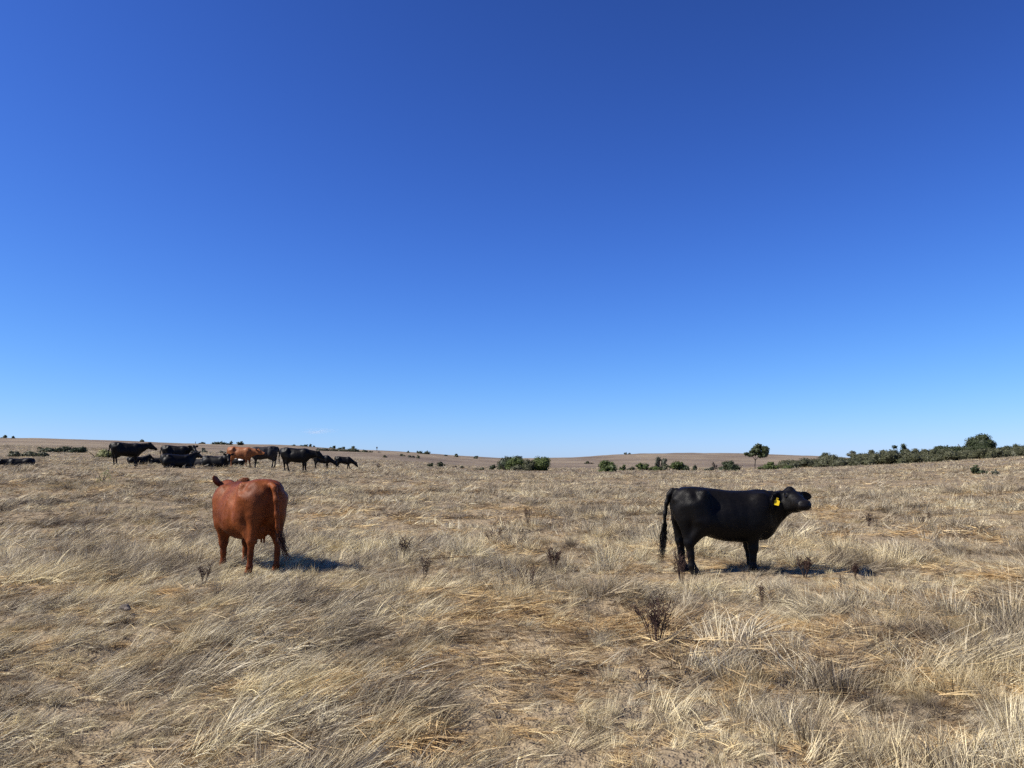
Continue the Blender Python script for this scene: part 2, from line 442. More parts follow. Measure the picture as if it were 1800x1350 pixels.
def clump(kind, lod, seed):
    """blades gathered in locks that share colour and direction"""
    r = np.random.default_rng(seed)
    nl, nb, wmul, sp = {0: (14, 5, 1.15, 1.0), 1: (12, 3, 2.2, 1.25), 2: (12, 2, 3.2, 1.7)}[lod]
    if kind in ('tuft', 'swept'): nl, nb, wmul, sp = {0: (46, 5, 1.0, 1.0), 1: (30, 3, 1.7, 1.1), 2: (24, 2, 2.9, 1.35)}[lod]
    K = {0: 4, 1: 3, 2: 3}[lod]
    n = nl * nb; J = lambda q: np.repeat(q, nb)
    th = r.random(nl) * 2 * math.pi; q = np.sqrt(r.random(nl)); z0 = np.zeros(nl)
    if kind == 'tuft':
        rad = .11 * sp * q; head = J(th + r.normal(0, .5, nl)) + r.normal(0, .3, n)
        a0 = J(.06 + .45 * q ** 2 + np.abs(r.normal(0, .10, nl))) + r.normal(0, .05, n); a1 = a0 + np.abs(J(r.normal(.25, .25, nl)) + r.normal(0, .15, n))
        L = J(r.uniform(.13, .29, nl)) * r.uniform(.6, 1.15, n); W = r.uniform(.0026, .0050, n) * wmul
    elif kind == 'swept':
        rad = .15 * sp * q
        vx = .55 + .25 * r.random(nl) + .25 * q * np.cos(th); vy = .35 * q * np.sin(th) + r.normal(0, .12, nl)
        head = J(np.arctan2(vy, vx) + r.normal(0, .25, nl)) + r.normal(0, .18, n)
        a0 = J(np.clip(np.hypot(vx, vy), .2, 1.3)) + r.normal(0, .07, n); a1 = a0 + np.abs(J(r.normal(.65, .22, nl)) + r.normal(0, .12, n))
        L = J(r.uniform(.13, .31, nl)) * r.uniform(.55, 1.15, n); W = r.uniform(.0026, .0050, n) * wmul
    elif kind == 'up':
        rad = 0.14 * sp * q; head = J(th + r.normal(0, .9, nl)) + r.normal(0, .5, n)
        a0 = J(np.abs(r.normal(.25, .25, nl))) + r.normal(0, .06, n); a1 = a0 + np.abs(J(r.normal(.40, .40, nl)) + r.normal(0, .15, n))
        L = J(r.uniform(.06, .15, nl) * np.where(r.random(nl) < .15, 1.7, 1.0)) * r.uniform(.7, 1.15, n); W = r.uniform(.0030, .0055, n) * wmul
    elif kind == 'straw':                        # loose broken stalks on top
        nl, nb = {0: (9, 1), 1: (6, 1), 2: (4, 1)}[lod]; n = nl; th = th[:nl]; q = q[:nl]; z0 = r.uniform(.02, .10, nl); J = lambda v: v
        rad = .30 * sp * q; head = r.random(nl) * 6.28; a0 = r.normal(1.30, .20, nl); a1 = a0 + r.normal(.05, .15, nl)
        L = r.uniform(.08, .26, nl); W = r.uniform(.0034, .0052, nl) * wmul * .85
    elif kind == 'lean':
        rad = 0.20 * sp * q; head = J(r.normal(0, .32, nl)) + r.normal(0, .12, n)
        a0 = J(r.normal(1.12, .18, nl)) + r.normal(0, .10, n); a1 = a0 + np.abs(J(r.normal(.42, .22, nl)) + r.normal(0, .12, n))
        L = J(r.uniform(.20, .46, nl)) * r.uniform(.7, 1.1, n); W = r.uniform(.0030, .0052, n) * wmul
    else:
        rad = 0.28 * sp * q; head = J(np.where(r.random(nl) < .6, r.normal(0, .5, nl), r.random(nl) * 6.28)) + r.normal(0, .15, n)
        a0 = J(r.normal(1.42, .12, nl)) + r.normal(0, .08, n); a1 = J(r.normal(1.60, .15, nl)) + r.normal(0, .1, n)
        L = J(r.uniform(.14, .40, nl)) * r.uniform(.7, 1.1, n); W = r.uniform(.0030, .0060, n) * wmul
        z0 = .035 * r.random(nl)
    base = np.stack([J(rad * np.cos(th)), J(rad * np.sin(th)), J(z0)], 1) + np.concatenate([r.normal(0, .016 * sp, (n, 2)), np.zeros((n, 1))], 1)
    V, F, rn = blades(n, base, head, a0, a1, L, W, K, seed=seed + 5)
    tone = np.clip(J(r.random(nl)) + r.normal(0, .12, n), 0, 1) if kind != 'straw' else r.uniform(.62, .95, n)
    return mesh_from('%s_clump' % kind, V, F, {'rnd': np.repeat(tone, 2 * (K + 1))}, smooth=True)

proto = bpy.data.collections.new('grass_clumps')     # prototypes, only used as instances
protos = {}
KINDS = ('up', 'lean', 'mat', 'tuft', 'swept', 'straw')
for lod in (0, 1, 2):
    for kind, mt in zip(KINDS, (M_up, M_lean, M_mat, M_up, M_lean, M_mat)):
        for k in range(4):
            m_ = clump(kind, lod, 100 * lod + 10 * KINDS.index(kind) + k)
            m_.materials.append(mt)
            o = bpy.data.objects.new('c%03d_%s' % (len(protos), kind), m_)
            proto.objects.link(o)
            protos[(lod, kind, k)] = len(protos)

HALF = R(41)
def scatter(r0, r1, dens, lod, tuss):
    """random points in the ring sector seen by the photographer and a little around it"""
    n = int(dens * HALF * (r1 ** 2 - r0 ** 2))
    r = np.sqrt(rng.random(n) * (r1 ** 2 - r0 ** 2) + r0 ** 2); a = (rng.random(n) * 2 - 1) * HALF
    return np.stack([r * np.sin(a), r * np.cos(a), r, a, np.full(n, lod), np.full(n, tuss)], 1)
def lattice(r0, r1, step, lod):
    """tussocks: jittered grid, so that they keep their distance"""
    k = int(r1 / step) + 1
    gx, gy = np.meshgrid(np.arange(-k, k + 1), np.arange(0, k + 1), indexing='ij')
    x = (gx + .5 * (gy % 2) + rng.uniform(-.42, .42, gx.shape)).ravel() * step; y = (gy + rng.uniform(-.42, .42, gx.shape)).ravel() * step
    r = np.hypot(x, y); a = np.arctan2(x, y); ok = (r > r0) & (r < r1) & (np.abs(a) < HALF)
    x, y, r, a = x[ok], y[ok], r[ok], a[ok]
    return np.stack([x, y, r, a, np.full(len(x), lod), np.ones(len(x))], 1)
pts = np.concatenate([scatter(1.6, 9, 62, 0, 0), scatter(9, 17, 34, 0, 0), scatter(17, 36, 11, 1, 0), scatter(36, 75, 3.5, 2, 0), scatter(75, 150, 1.0, 2, 0),
                      lattice(1.6, 17, .27, 0), lattice(17, 38, .38, 1), lattice(38, 80, .62, 2), lattice(80, 160, 1.1, 2)])
px, py, pr, pa, pl, pt = pts.T
n = len(px)
bare = fbm(px * 0.42, py * 0.42, 77, 3)               # where the grass is trampled flat there are few tussocks
keep = (pt < .5) | (rng.random(n) < 1.0 - .85 * sstep(.50, .64, bare))
px, py, pr, pa, pl, pt, bare = [q[keep] for q in (px, py, pr, pa, pl, pt, bare)]
n = len(px)
side = sstep(R(-14), R(10), pa)                       # 0 on the left, 1 on the right
pick = rng.random(n)
p_mat = 0.34 + 0.40 * sstep(0.50, 0.62, bare)
p_lean = (1 - p_mat) * (0.75 * (1 - side) + 0.40 * side)
kind = np.where(pick < p_mat, 2, np.where(pick < p_mat + p_lean, 1, 0))
sw = .70 - .48 * side + .35 * (fbm(px * .2, py * .2, 12, 2) - .5) * 2
kind = np.where(pt > .5, np.where(pick < sw, 4, 3), np.where(rng.random(n) < .14, 5, kind))
head = (0.30 - 0.10 * side) + (fbm(px * 0.23, py * 0.23, 31, 2) - 0.5) * (2.6 + 3.5 * side) + rng.normal(0, 0.50 + 0.25 * side, n)
head = np.where((kind == 0) | (kind == 3) | (kind == 5), rng.random(n) * 6.28, head)
hum = fbm(px * 0.8, py * 0.8, 91, 3)
scl = (0.58 + 0.60 * sstep(0.34, 0.68, hum)) * rng.uniform(0.6, 1.4, n)
scl *= np.where(pt > .5, np.where(rng.random(n) < .14, 1.35, .85), 1.0)
scl *= np.where(kind == 3, 1 + .35 * sstep(R(10), R(24), pa) * (1 - sstep(6.5, 9, pr)), 1.0)
scl *= np.where(pr > 80, .85, np.where(pr > 42, .85, 1.0))
for cx_, cy_, rx_, ry_ in ((-3.4, 11.5, 1.7, 1.3), (3.8, 11.3, 1.8, 1.0)):        # trodden round the two near animals
    scl *= 1 - .58 * np.exp(-((px - cx_) / rx_) ** 2 - ((py - cy_) / ry_) ** 2)
scl *= 1 - .14 * (1 - sstep(5, 10, pr))
scl = np.minimum(scl, np.where(pr < 6, 1.1, 1.7))
tone = np.clip(.60 * rng.random(n) + 2.0 * (fbm(px * 1.1, py * 1.1, 61, 3) - .5) + .30 + .1 * (pt > .5) - .20 * sstep(14, 32, pr), 0, 1)
idx = np.array([protos[(int(l), KINDS[k], int(v))] for l, k, v in zip(pl, kind, rng.integers(0, 4, n))])
pz = height(px, py) - 0.01
tilt = rng.normal(0, 0.08, (n, 2))
gm = bpy.data.meshes.new('dry_grass')
gm.vertices.add(n); gm.vertices.foreach_set('co', np.stack([px, py, pz], 1).astype(np.float32).ravel())
at_ = gm.attributes.new('rot', 'FLOAT_VECTOR', 'POINT'); at_.data.foreach_set('vector', np.stack([tilt[:, 0], tilt[:, 1], head], 1).astype(np.float32).ravel())
at_ = gm.attributes.new('tone', 'FLOAT', 'POINT'); at_.data.foreach_set('value', tone.astype(np.float32))
at_ = gm.attributes.new('scl', 'FLOAT', 'POINT'); at_.data.foreach_set('value', scl.astype(np.float32))
at_ = gm.attributes.new('idx', 'INT', 'POINT'); at_.data.foreach_set('value', idx.astype(np.int32))
gm.update()
grass = obj('dry_grass', gm)
tag(grass, 'dry straw coloured grass covering the whole pasture', 'grass', kind='stuff')

ng = bpy.data.node_groups.new('grass_instances', 'GeometryNodeTree')
ng.interface.new_socket('Geometry', in_out='INPUT', socket_type='NodeSocketGeometry')
ng.interface.new_socket('Geometry', in_out='OUTPUT', socket_type='NodeSocketGeometry')
gi = ng.nodes.new('NodeGroupInput'); go = ng.nodes.new('NodeGroupOutput')
iop = ng.nodes.new('GeometryNodeInstanceOnPoints')
ci = ng.nodes.new('GeometryNodeCollectionInfo'); ci.inputs['Collection'].default_value = proto
ci.inputs['Separate Children'].default_value = True; ci.inputs['Reset Children'].default_value = True
def na_(name, typ):
    nd = ng.nodes.new('GeometryNodeInputNamedAttribute'); nd.data_type = typ; nd.inputs['Name'].default_value = name
    return nd.outputs['Attribute']
ng.links.new(gi.outputs[0], iop.inputs['Points'])
ng.links.new(ci.outputs[0], iop.inputs['Instance'])
iop.inputs['Pick Instance'].default_value = True
ng.links.new(na_('idx', 'INT'), iop.inputs['Instance Index'])
ng.links.new(na_('rot', 'FLOAT_VECTOR'), iop.inputs['Rotation'])
ng.links.new(na_('scl', 'FLOAT'), iop.inputs['Scale'])
ng.links.new(iop.outputs[0], go.inputs[0])
gmod = grass.modifiers.new('instances', 'NODES'); gmod.node_group = ng
print('grass clumps', n)

# ------------------------------------------------------------------ cattle: distance fields -> one continuous skin
class SDF:
    def __init__(self, lo, hi, h):
        self.lo = np.array(lo, float); self.h = h
        self.n = np.ceil((np.array(hi) - self.lo) / h).astype(int) + 1
        self.ax = [self.lo[i] + h * np.arange(self.n[i]) for i in range(3)]
        self.F = np.full(self.n, 1.0, np.float32)
    def _sl(self, lo, hi, pad):
        s = []
        for i in range(3):
            a = int(np.clip((lo[i] - pad - self.lo[i]) / self.h, 0, self.n[i] - 1)); b = int(np.clip((hi[i] + pad - self.lo[i]) / self.h + 2, 1, self.n[i]))
            s.append(slice(a, max(b, a + 1)))
        return tuple(s)
    def _pts(self, s):
        return np.meshgrid(self.ax[0][s[0]], self.ax[1][s[1]], self.ax[2][s[2]], indexing='ij')
    def add(self, s, d, k):
        a = self.F[s]; d = d.astype(np.float32)
        if k > 0:
            h = np.clip(0.5 + 0.5 * (a - d) / k, 0, 1)
            self.F[s] = a * (1 - h) + d * h - k * h * (1 - h)
        else: self.F[s] = np.minimum(a, d)
    def cut(self, s, d, k):
        a = self.F[s]; h = np.clip(0.5 - 0.5 * (a + d) / k, 0, 1)
        self.F[s] = a * (1 - h) - d * h + k * h * (1 - h)
    def cone(self, a, b, r1, r2, k=0.05, cut=False):
        a = np.array(a, float); b = np.array(b, float); rm = max(r1, r2)
        s = self._sl(np.minimum(a, b) - rm, np.maximum(a, b) + rm, k + 0.06)
        X, Y, Z = self._pts(s); d = b - a; dd = max(d @ d, 1e-9)
        t = np.clip(((X - a[0]) * d[0] + (Y - a[1]) * d[1] + (Z - a[2]) * d[2]) / dd, 0, 1)
        q = np.sqrt((X - a[0] - t * d[0]) ** 2 + (Y - a[1] - t * d[1]) ** 2 + (Z - a[2] - t * d[2]) ** 2) - (r1 + (r2 - r1) * t)
        (self.cut if cut else self.add)(s, q, k)
    def chain(self, pts, rad, k=0.04):
        for i in range(len(pts) - 1): self.cone(pts[i], pts[i + 1], rad[i], rad[i + 1], k)
    def ell(self, c, rad, k=0.06, M=None, cut=False):
        c = np.array(c, float); rad = np.array(rad, float); rm = rad.max()
        s = self._sl(c - rm, c + rm, k + 0.06)
        X, Y, Z = self._pts(s); P = np.stack([X - c[0], Y - c[1], Z - c[2]], -1)
        if M is not None: P = P @ np.array(M).T            # rows of M = local axes
        q = P / rad; l = np.sqrt((q ** 2).sum(-1)); l2 = np.sqrt(((q / rad) ** 2).sum(-1)) + 1e-9
        (self.cut if cut else self.add)(s, l * (l - 1) / l2, k)
    def loft(self, st, k=0.06, p=2.3, taper=0.0, o=(0, 0, 0), M=np.eye(3)):
        """stations (x, ztop, zbot, halfwidth) along the local x axis of frame M (rows = axes) at o"""
        st = np.array(st, float); o = np.array(o, float); M = np.array(M, float)
        xs = np.linspace(st[0, 0], st[-1, 0], 160)
        def cr(col):
            x = st[:, 0]; y = st[:, col]
            m = np.gradient(y, x); i = np.clip(np.searchsorted(x, xs) - 1, 0, len(x) - 2)
            h = x[i + 1] - x[i]; t = (xs - x[i]) / h
            return (2 * t ** 3 - 3 * t ** 2 + 1) * y[i] + (t ** 3 - 2 * t ** 2 + t) * h * m[i] + (-2 * t ** 3 + 3 * t ** 2) * y[i + 1] + (t ** 3 - t ** 2) * h * m[i + 1]
        zt, zb, ww = cr(1), cr(2), cr(3)
        cor = []
        for x in (xs[0], xs[-1]):
            for y in (-ww.max(), ww.max()):
                for z in (zb.min(), zt.max()): cor.append(o + np.array([x, y, z]) @ M)
        cor = np.array(cor)
        s = self._sl(cor.min(0), cor.max(0), k + 0.05)
        X, Y, Z = self._pts(s); P = np.stack([X - o[0], Y - o[1], Z - o[2]], -1) @ M.T
        x = np.clip(P[..., 0], xs[0], xs[-1])
        T = np.interp(x, xs, zt); B = np.interp(x, xs, zb); Wd = np.maximum(np.interp(x, xs, ww), 0.01)
        c = 0.5 * (T + B); hh = np.maximum(0.5 * (T - B), 0.01)
        zn = np.clip((P[..., 2] - c) / hh, -1.2, 1.2)
        We = Wd * (1 - taper * zn)
        rho = (np.abs(P[..., 1] / We) ** p + np.abs(zn * 1.0 + 0 * c + ((P[..., 2] - c) / hh - zn)) ** p) ** (1 / p)
        d = (rho - 1) * np.minimum(We, hh)
        ex = np.abs(P[..., 0] - x)
        d = np.where(ex > 0, np.sqrt(np.maximum(d, 0) ** 2 + ex ** 2), d)
        self.add(s, d, k)
    def mesh(self):
        F = self.F; h = self.h; S = F < 0
        n = np.array(F.shape) - 1
        cnt = np.zeros(n, np.int16)
        cs = [(i, j, k) for i in (0, 1) for j in (0, 1) for k in (0, 1)]
        sub = lambda A, c: A[c[0]:c[0] + n[0], c[1]:c[1] + n[1], c[2]:c[2] + n[2]]
        for c in cs: cnt += sub(S, c)
        act = (cnt > 0) & (cnt < 8)
        ids = -np.ones(n, np.int64); ci = np.argwhere(act); ids[act] = np.arange(len(ci))
        acc = np.zeros((len(ci), 3)); w = np.zeros(len(ci))
        for a in range(8):
            for b in range(a + 1, 8):
                ca, cb = np.array(cs[a]), np.array(cs[b])
                if np.abs(ca - cb).sum() != 1: continue
                fa = sub(F, cs[a])[act]; fb = sub(F, cs[b])[act]
                m = (fa < 0) != (fb < 0)
                t = np.where(m, fa / np.where(m, fa - fb, 1), 0)
                acc += np.where(m[:, None], ca + t[:, None] * (cb - ca), 0); w += m
        Vv = (ci + acc / w[:, None]) * h + self.lo
        quads = []
        for ax in range(3):
            o1, o2 = [(1, 2), (2, 0), (0, 1)][ax]
            a = np.take(S, range(S.shape[ax] - 1), ax); b = np.take(S, range(1, S.shape[ax]), ax)
            e = np.argwhere(a != b)
            e = e[(e[:, o1] > 0) & (e[:, o2] > 0) & (e[:, o1] < S.shape[o1] - 1) & (e[:, o2] < S.shape[o2] - 1)]
            ins = a[tuple(e.T)]
            def g(d1, d2):
                q = e.copy(); q[:, o1] -= d1; q[:, o2] -= d2; return ids[tuple(q.T)]
            Q = np.stack([g(1, 1), g(0, 1), g(0, 0), g(1, 0)], 1)
            Q[~ins] = Q[~ins][:, ::-1]
            quads.append(Q)
        return Vv, np.concatenate(quads)

def frame(d, up=(0, 0, 1)):
    d = np.array(d, float); d /= np.linalg.norm(d); up = np.array(up, float)
    s = np.cross(up, d); s /= np.linalg.norm(s); u = np.cross(d, s)
    return np.stack([d, s, u])           # rows: forward, left, up

HEAD = [(-0.075, .045, -.05, .065), (-0.03, .10, -.12, .105), (0.05, .122, -.175, .124), (0.13, .115, -.19, .120), (0.22, .092, -.170, .103),
        (0.31, .070, -.128, .088), (0.38, .060, -.106, .090), (0.435, .050, -.098, .094), (0.47, .026, -.075, .076), (0.485, .0, -.05, .042)]
TORSO = [(-.82, 1.08, .96, .05), (-.78, 1.20, .86, .13), (-.68, 1.272, .76, .205), (-.5, 1.295, .66, .26), (-.3, 1.280, .585, .295), (0, 1.245, .535, .325),
         (.25, 1.235, .540, .312), (.45, 1.240, .545, .275), (.58, 1.205, .595, .225), (.68, 1.10, .72, .16), (.75, .98, .82, .08)]

EARS = []
def head_on(S, poll, hdir, ears, up=(0, 0, 1), es=1.0, k=0.05, thick=0.024, roll=0.0):
    EARS.clear()
    M = frame(hdir, up)
    if roll:
        c, s_ = math.cos(roll), math.sin(roll)
        M = np.stack([M[0], c * M[1] + s_ * M[2], -s_ * M[1] + c * M[2]])
    W = lambda x, y, z: np.array(poll) + np.array([x, y, z]) @ M
    S.loft(HEAD, k, 2.25, 0.0, poll, M)
    S.ell(W(-.01, 0, .105), (.06, .06, .06), .04, M)          # poll
    for sg in (1, -1):
        S.ell(W(.10, sg * .098, .072), (.05, .03, .035), .035, M)    # brow
        S.ell(W(.10, sg * .085, -.10), (.10, .045, .075), .05, M)    # cheek
        S.ell(W(.43, sg * .05, -.005), (.035, .032, .04), .03, M)  # nostril flare
        S.cone(W(.475, sg * .052, .003), W(.455, sg * .082, .013), .012, .014, .012, cut=True)
        S.ell(W(.125, sg * .128, .045), (.022, .014, .018), .012, M, cut=True)   # eye socket
        ev = np.array(ears[0 if sg > 0 else 1], float)             # ear direction in head frame (x fwd, y out, z up)
        ev = ev / np.linalg.norm(ev)
        d = ev * np.array([1, sg, 1]) @ M
        root = W(-.015, sg * .10, .045)
        bb = np.array([0, 0, .8]) + M[2] * .35; nrm = np.cross(d, bb); nrm /= np.linalg.norm(nrm); b = np.cross(nrm, d)
        L = .110 * es; EARS.append((root, d, nrm, L))
        S.cone(root, root + d * .05, .032, .034, .03)
        S.ell(root + d * (L + .015), (L, thick, .068 * es), .025, np.stack([d, nrm, b]))
        fw = nrm * np.sign(nrm @ M[0] + 1e-6)
        S.ell(root + d * (L + .03) + fw * .024, (L * .70, .016, .040 * es), .012, np.stack([d, nrm, b]), cut=True)
    return M, W

def finish(S, zone_fn=None):
    V, Q = S.mesh()
    zone = np.zeros(len(V)) if zone_fn is None else zone_fn(V)
    ctr = np.array([0, 0, .85]); q = V - ctr; q[:, 0] *= .4; nn = q / (np.linalg.norm(q, axis=1)[:, None] + 1e-6)
    body_m = sstep(.35, .6, V[:, 2])
    dsp = .016 * (fbm(V[:, 0] * 5 + 3, V[:, 2] * 5 + V[:, 1] * 4, 8, 3) - .5)
    dsp += .0016 * np.sin(V[:, 0] * 48 + V[:, 2] * 9) * sstep(-.30, -.10, V[:, 0]) * (1 - sstep(.25, .38, V[:, 0])) * sstep(.6, .75, V[:, 2]) * (1 - sstep(1.0, 1.15, V[:, 2]))   # ribs
    dsp += .006 * np.sin(V[:, 0] * 70 + V[:, 2] * 12) * sstep(.46, .56, V[:, 0]) * (1 - sstep(.72, .82, V[:, 0])) * sstep(.7, .85, V[:, 2])                                      # folds of the neck
    V = V + nn * (dsp * body_m)[:, None]
    return mesh_from('body', V, Q, {'zone': zone})

def strand_mesh(name, root, tip, n, r0, r1, seed, wig=0.03, W=0.006):
    """hair tuft between two points"""
    r = np.random.default_rng(seed); Vs = []; Fs = []
    root = np.array(root, float); tip = np.array(tip, float); K = 7
    for i in range(n):
        a = root + r.normal(0, r0, 3); e = root + (tip - root) * r.uniform(0.55, 1.08) + r.normal(0, r1, 3)
        ph = r.random(2) * 6.28; am = r.normal(0, wig, 2)
        sd = r.normal(0, 1, 3); sd /= np.linalg.norm(sd)
        b0 = len(Vs)
        for k in range(K + 1):
            t = k / K; p = a + (e - a) * t; env = math.sin(t * math.pi * .8)
            p = p + np.array([am[0] * math.sin(6 * t + ph[0]), am[1] * math.sin(6 * t + ph[1]), 0]) * env
            fat = math.sin(min(1, t * 2.2) * math.pi / 2) * r0 * 0.0
            w = W * (1 - .8 * t)
            Vs += [p - sd * w, p + sd * w]
        for k in range(K): Fs.append((b0 + 2 * k, b0 + 2 * k + 1, b0 + 2 * k + 3, b0 + 2 * k + 2))
    return mesh_from(name, np.array(Vs), np.array(Fs), {'zone': np.zeros(len(Vs))})

def ball(name, c, r, mat, parent, seg=10):
    V = []; F = []
    for i in range(seg + 1):
        for j in range(2 * seg):
            th = math.pi * i / seg; ph = math.pi * j / seg
            V.append((c[0] + r * math.sin(th) * math.cos(ph), c[1] + r * math.sin(th) * math.sin(ph), c[2] + r * math.cos(th)))
    m = 2 * seg
    for i in range(seg):
        for j in range(m): F.append((i * m + j, (i + 1) * m + j, (i + 1) * m + (j + 1) % m, i * m + (j + 1) % m))
    return obj(name, mesh_from(name, np.array(V), np.array(F)), mat, parent)

def hind_leg(S, sg, dx, ht, wid, fat, lw=1.0):
    """dx shifts the foot forward"""
    y = sg * wid
    S.cone((-.50, y * .85, 1.05 * ht), (-.40 + .25 * dx, y * 1.15, .74 * ht), .205 * fat, .150 * fat, .09)
    S.ell((-.61, y * .80, .95 * ht), (.165, .130 * fat, .30), .08)
    S.cone((-.42 + .25 * dx, y * 1.1, .75 * ht), (-.60 + .75 * dx, y, .48 * ht), .150 * fat, .068, .06)
    S.cone((-.66 + .5 * dx, y * .85, .80 * ht), (-.655 + .75 * dx, y, .50 * ht), .095 * fat, .045, .06)
    S.ell((-.625 + .75 * dx, y, .475 * ht), (.062, .050, .075), .03)
    S.chain([(-.625 + .75 * dx, y, .46 * ht), (-.610 + .9 * dx, y, .30 * ht), (-.600 + dx, y, .135 * ht)], [.054 * lw, .040 * lw, .039 * lw], .03)
    S.chain([(-.600 + dx, y, .135 * ht), (-.565 + dx, y, .055), (-.55 + dx, y, .02)], [.048 * lw, .050 * lw, .060 * lw], .02)

def front_leg(S, sg, dx, ht, wid, fat, fx=0.0, lw=1.0):
    y = sg * wid
    S.cone((.48 + fx * .6, y * .82, .98 * ht), (.42 + fx, y * 1.0, .68 * ht), .175 * fat, .130 * fat, .09)
    S.cone((.42 + fx, y, .68 * ht), (.445 + fx + .55 * dx, y * .95, .39 * ht), .118 * fat, .064, .05)
    S.ell((.445 + fx + .55 * dx, y * .95, .385 * ht), (.058, .055, .07), .03)
    S.chain([(.445 + fx + .55 * dx, y * .95, .40 * ht), (.445 + fx + .8 * dx, y * .93, .25 * ht), (.45 + fx + dx, y * .92, .125 * ht)], [.056 * lw, .040 * lw, .039 * lw], .03)
    S.chain([(.45 + fx + dx, y * .92, .125 * ht), (.475 + fx + dx, y * .92, .05), (.485 + fx + dx, y * .92, .02)], [.047 * lw, .050 * lw, .059 * lw], .02)

def build_cow(spec):
    """spec: h grid step, s scale, pose data; local x forward, y left, z up"""
    g = dict(h=.03, ht=1.0, fat=1.0, belly=0.0, len=1.0, hind=(0, 0), fore=(0, 0), poll=(1.02, 0, 1.22), hdir=(1, 0, -.45), ears=((-.35, 1, .1), (-.35, 1, .1)),
             tail=None, udder=False, lying=False, roll=0, wid=.17, thick=.026, es=1.0, zone=None, fx=0.0, tr=1.0, lw=1.0)
    g.update(spec)
    S = SDF((-1.15, -.75, -.04), (1.75, .75, 1.62), g['h'])
    ht, fat = g['ht'], g['fat']
    if not g['lying']:
        st = []
        for x, zt, zb, w in TORSO:
            b = math.exp(-((x - 0.0) / .42) ** 2)
            st.append((x, zt * ht, zb * ht - g['belly'] * b, w * fat * (1 + .18 * b * (fat - 1) * 3)))
        S.loft(st, .05, 2.35, 0.10)
        for sg, i in ((1, 0), (-1, 1)):
            hind_leg(S, sg, g['hind'][i], ht, g['wid'], fat, g['lw'])
            front_leg(S, sg, g['fore'][i], ht, g['wid'], fat, g['fx'], g['lw'])
            S.ell((-.42, sg * .245 * fat, 1.21 * ht), (.10, .055, .05), .05)        # hook bone
            S.ell((-.62, sg * .30 * fat, 1.20 * ht), (.13, .06, .08), .12, cut=True)   # slope between hip and tail head
            S.ell((-.76, sg * .115, 1.115 * ht), (.05, .045, .05), .06)            # pin bone
            S.ell((.44, sg * .215 * fat, .95 * ht), (.15, .055, .24), .10)         # shoulder
            S.ell((-.25, sg * .335 * fat, 1.08 * ht), (.10, .05, .10), .12, cut=True)   # hollow of the flank
        for sg in (1, -1):                                                         # fold from the hip down to the stifle
            S.cone((-.40, sg * .25 * fat, 1.16 * ht), (-.34, sg * .255 * fat, .80 * ht), .045, .05, .08)
            S.cone((-.58, sg * .21 * fat, 1.16 * ht), (-.50, sg * .27 * fat, .80 * ht), .03, .035, .08)
        S.ell((.55, 0, .72 * ht), (.13, .12, .17), .14)                            # brisket
        S.cone((.48, 0, .64 * ht), (.20, 0, .62 * ht), .11, .13, .10)
        S.cone((-.87, 0, 1.08 * ht), (-.83, 0, .72 * ht), .035, .05, .06, cut=True)  # cleft below the tail
        neckroot = [(.46, 0, 1.08 * ht), (.50, 0, .95 * ht), (.58, 0, .82 * ht)]
        if g['udder']:
            S.ell((-.40, 0, .60 * ht), (.16, .14, .13), .06)
            for q in ((-.36, .06), (-.36, -.06), (-.46, .06), (-.46, -.06)): S.cone((q[0], q[1], .50 * ht), (q[0], q[1], .43 * ht), .02, .014, .015)
    else:
        dz = .52
        st = [(x, zt * ht - dz, max(zb * ht - dz, -.02), w * fat * 1.12) for x, zt, zb, w in TORSO]
        S.loft(st, .05, 2.2, 0.12)
        for sg in (1, -1):
            S.ell((-.42, sg * .26, .36), (.30, .14, .26), .08)                     # folded thigh
            S.cone((-.25, sg * .36, .16), (-.55, sg * .36, .07), .09, .055, .05)
            S.cone((-.55, sg * .36, .07), (-.22, sg * .40, .05), .055, .045, .04)
            S.cone((.48, sg * .20, .30), (.62, sg * .22, .10), .13, .08, .06)      # folded foreleg
            S.cone((.66, sg * .22, .09), (.40, sg * .22, .05), .06, .045, .04)
            S.ell((-.42, sg * .235, 1.205 * ht - dz), (.10, .05, .055), .07)
            S.ell((.44, sg * .215, .98 * ht - dz), (.13, .065, .22), .08)
        S.ell((.70, 0, .26), (.13, .14, .20), .10)
        neckroot = [(.50, 0, 1.11 * ht - dz), (.52, 0, .95 * ht - dz), (.62, 0, .80 * ht - dz)]
    poll = np.array(g['poll'], float)
    M, W = head_on(S, poll, g['hdir'], g['ears'], es=g['es'], thick=g['thick'], roll=g['roll'])
    S.cone(neckroot[0], W(-.03, 0, .02), .140, .075, .08)
    S.cone(neckroot[1], W(-.01, 0, -.05), .235, .095, .09)
    S.cone(neckroot[2], W(.03, 0, -.12), .185, .068, .08)
    if g['tail']:
        T = g['tail']; nT = len(T)
        S.chain(T, [(.044 - .020 * i / (nT - 1)) * g['tr'] for i in range(nT)], .035)
    if g['len'] != 1.0: pass
    zf = g['zone']
    def zone(V):
        z = np.zeros(len(V))
        if not g['lying']: z[V[:, 2] < .055] = 1
        hp = (V - poll) @ M.T
        z[(hp[:, 0] > .425) & (np.abs(hp[:, 1]) < .12) & (np.abs(hp[:, 2] + .03) < .12)] = 1
        if zf: z = zf(V, z, hp)
        return z
    return finish(S, zone), W, M

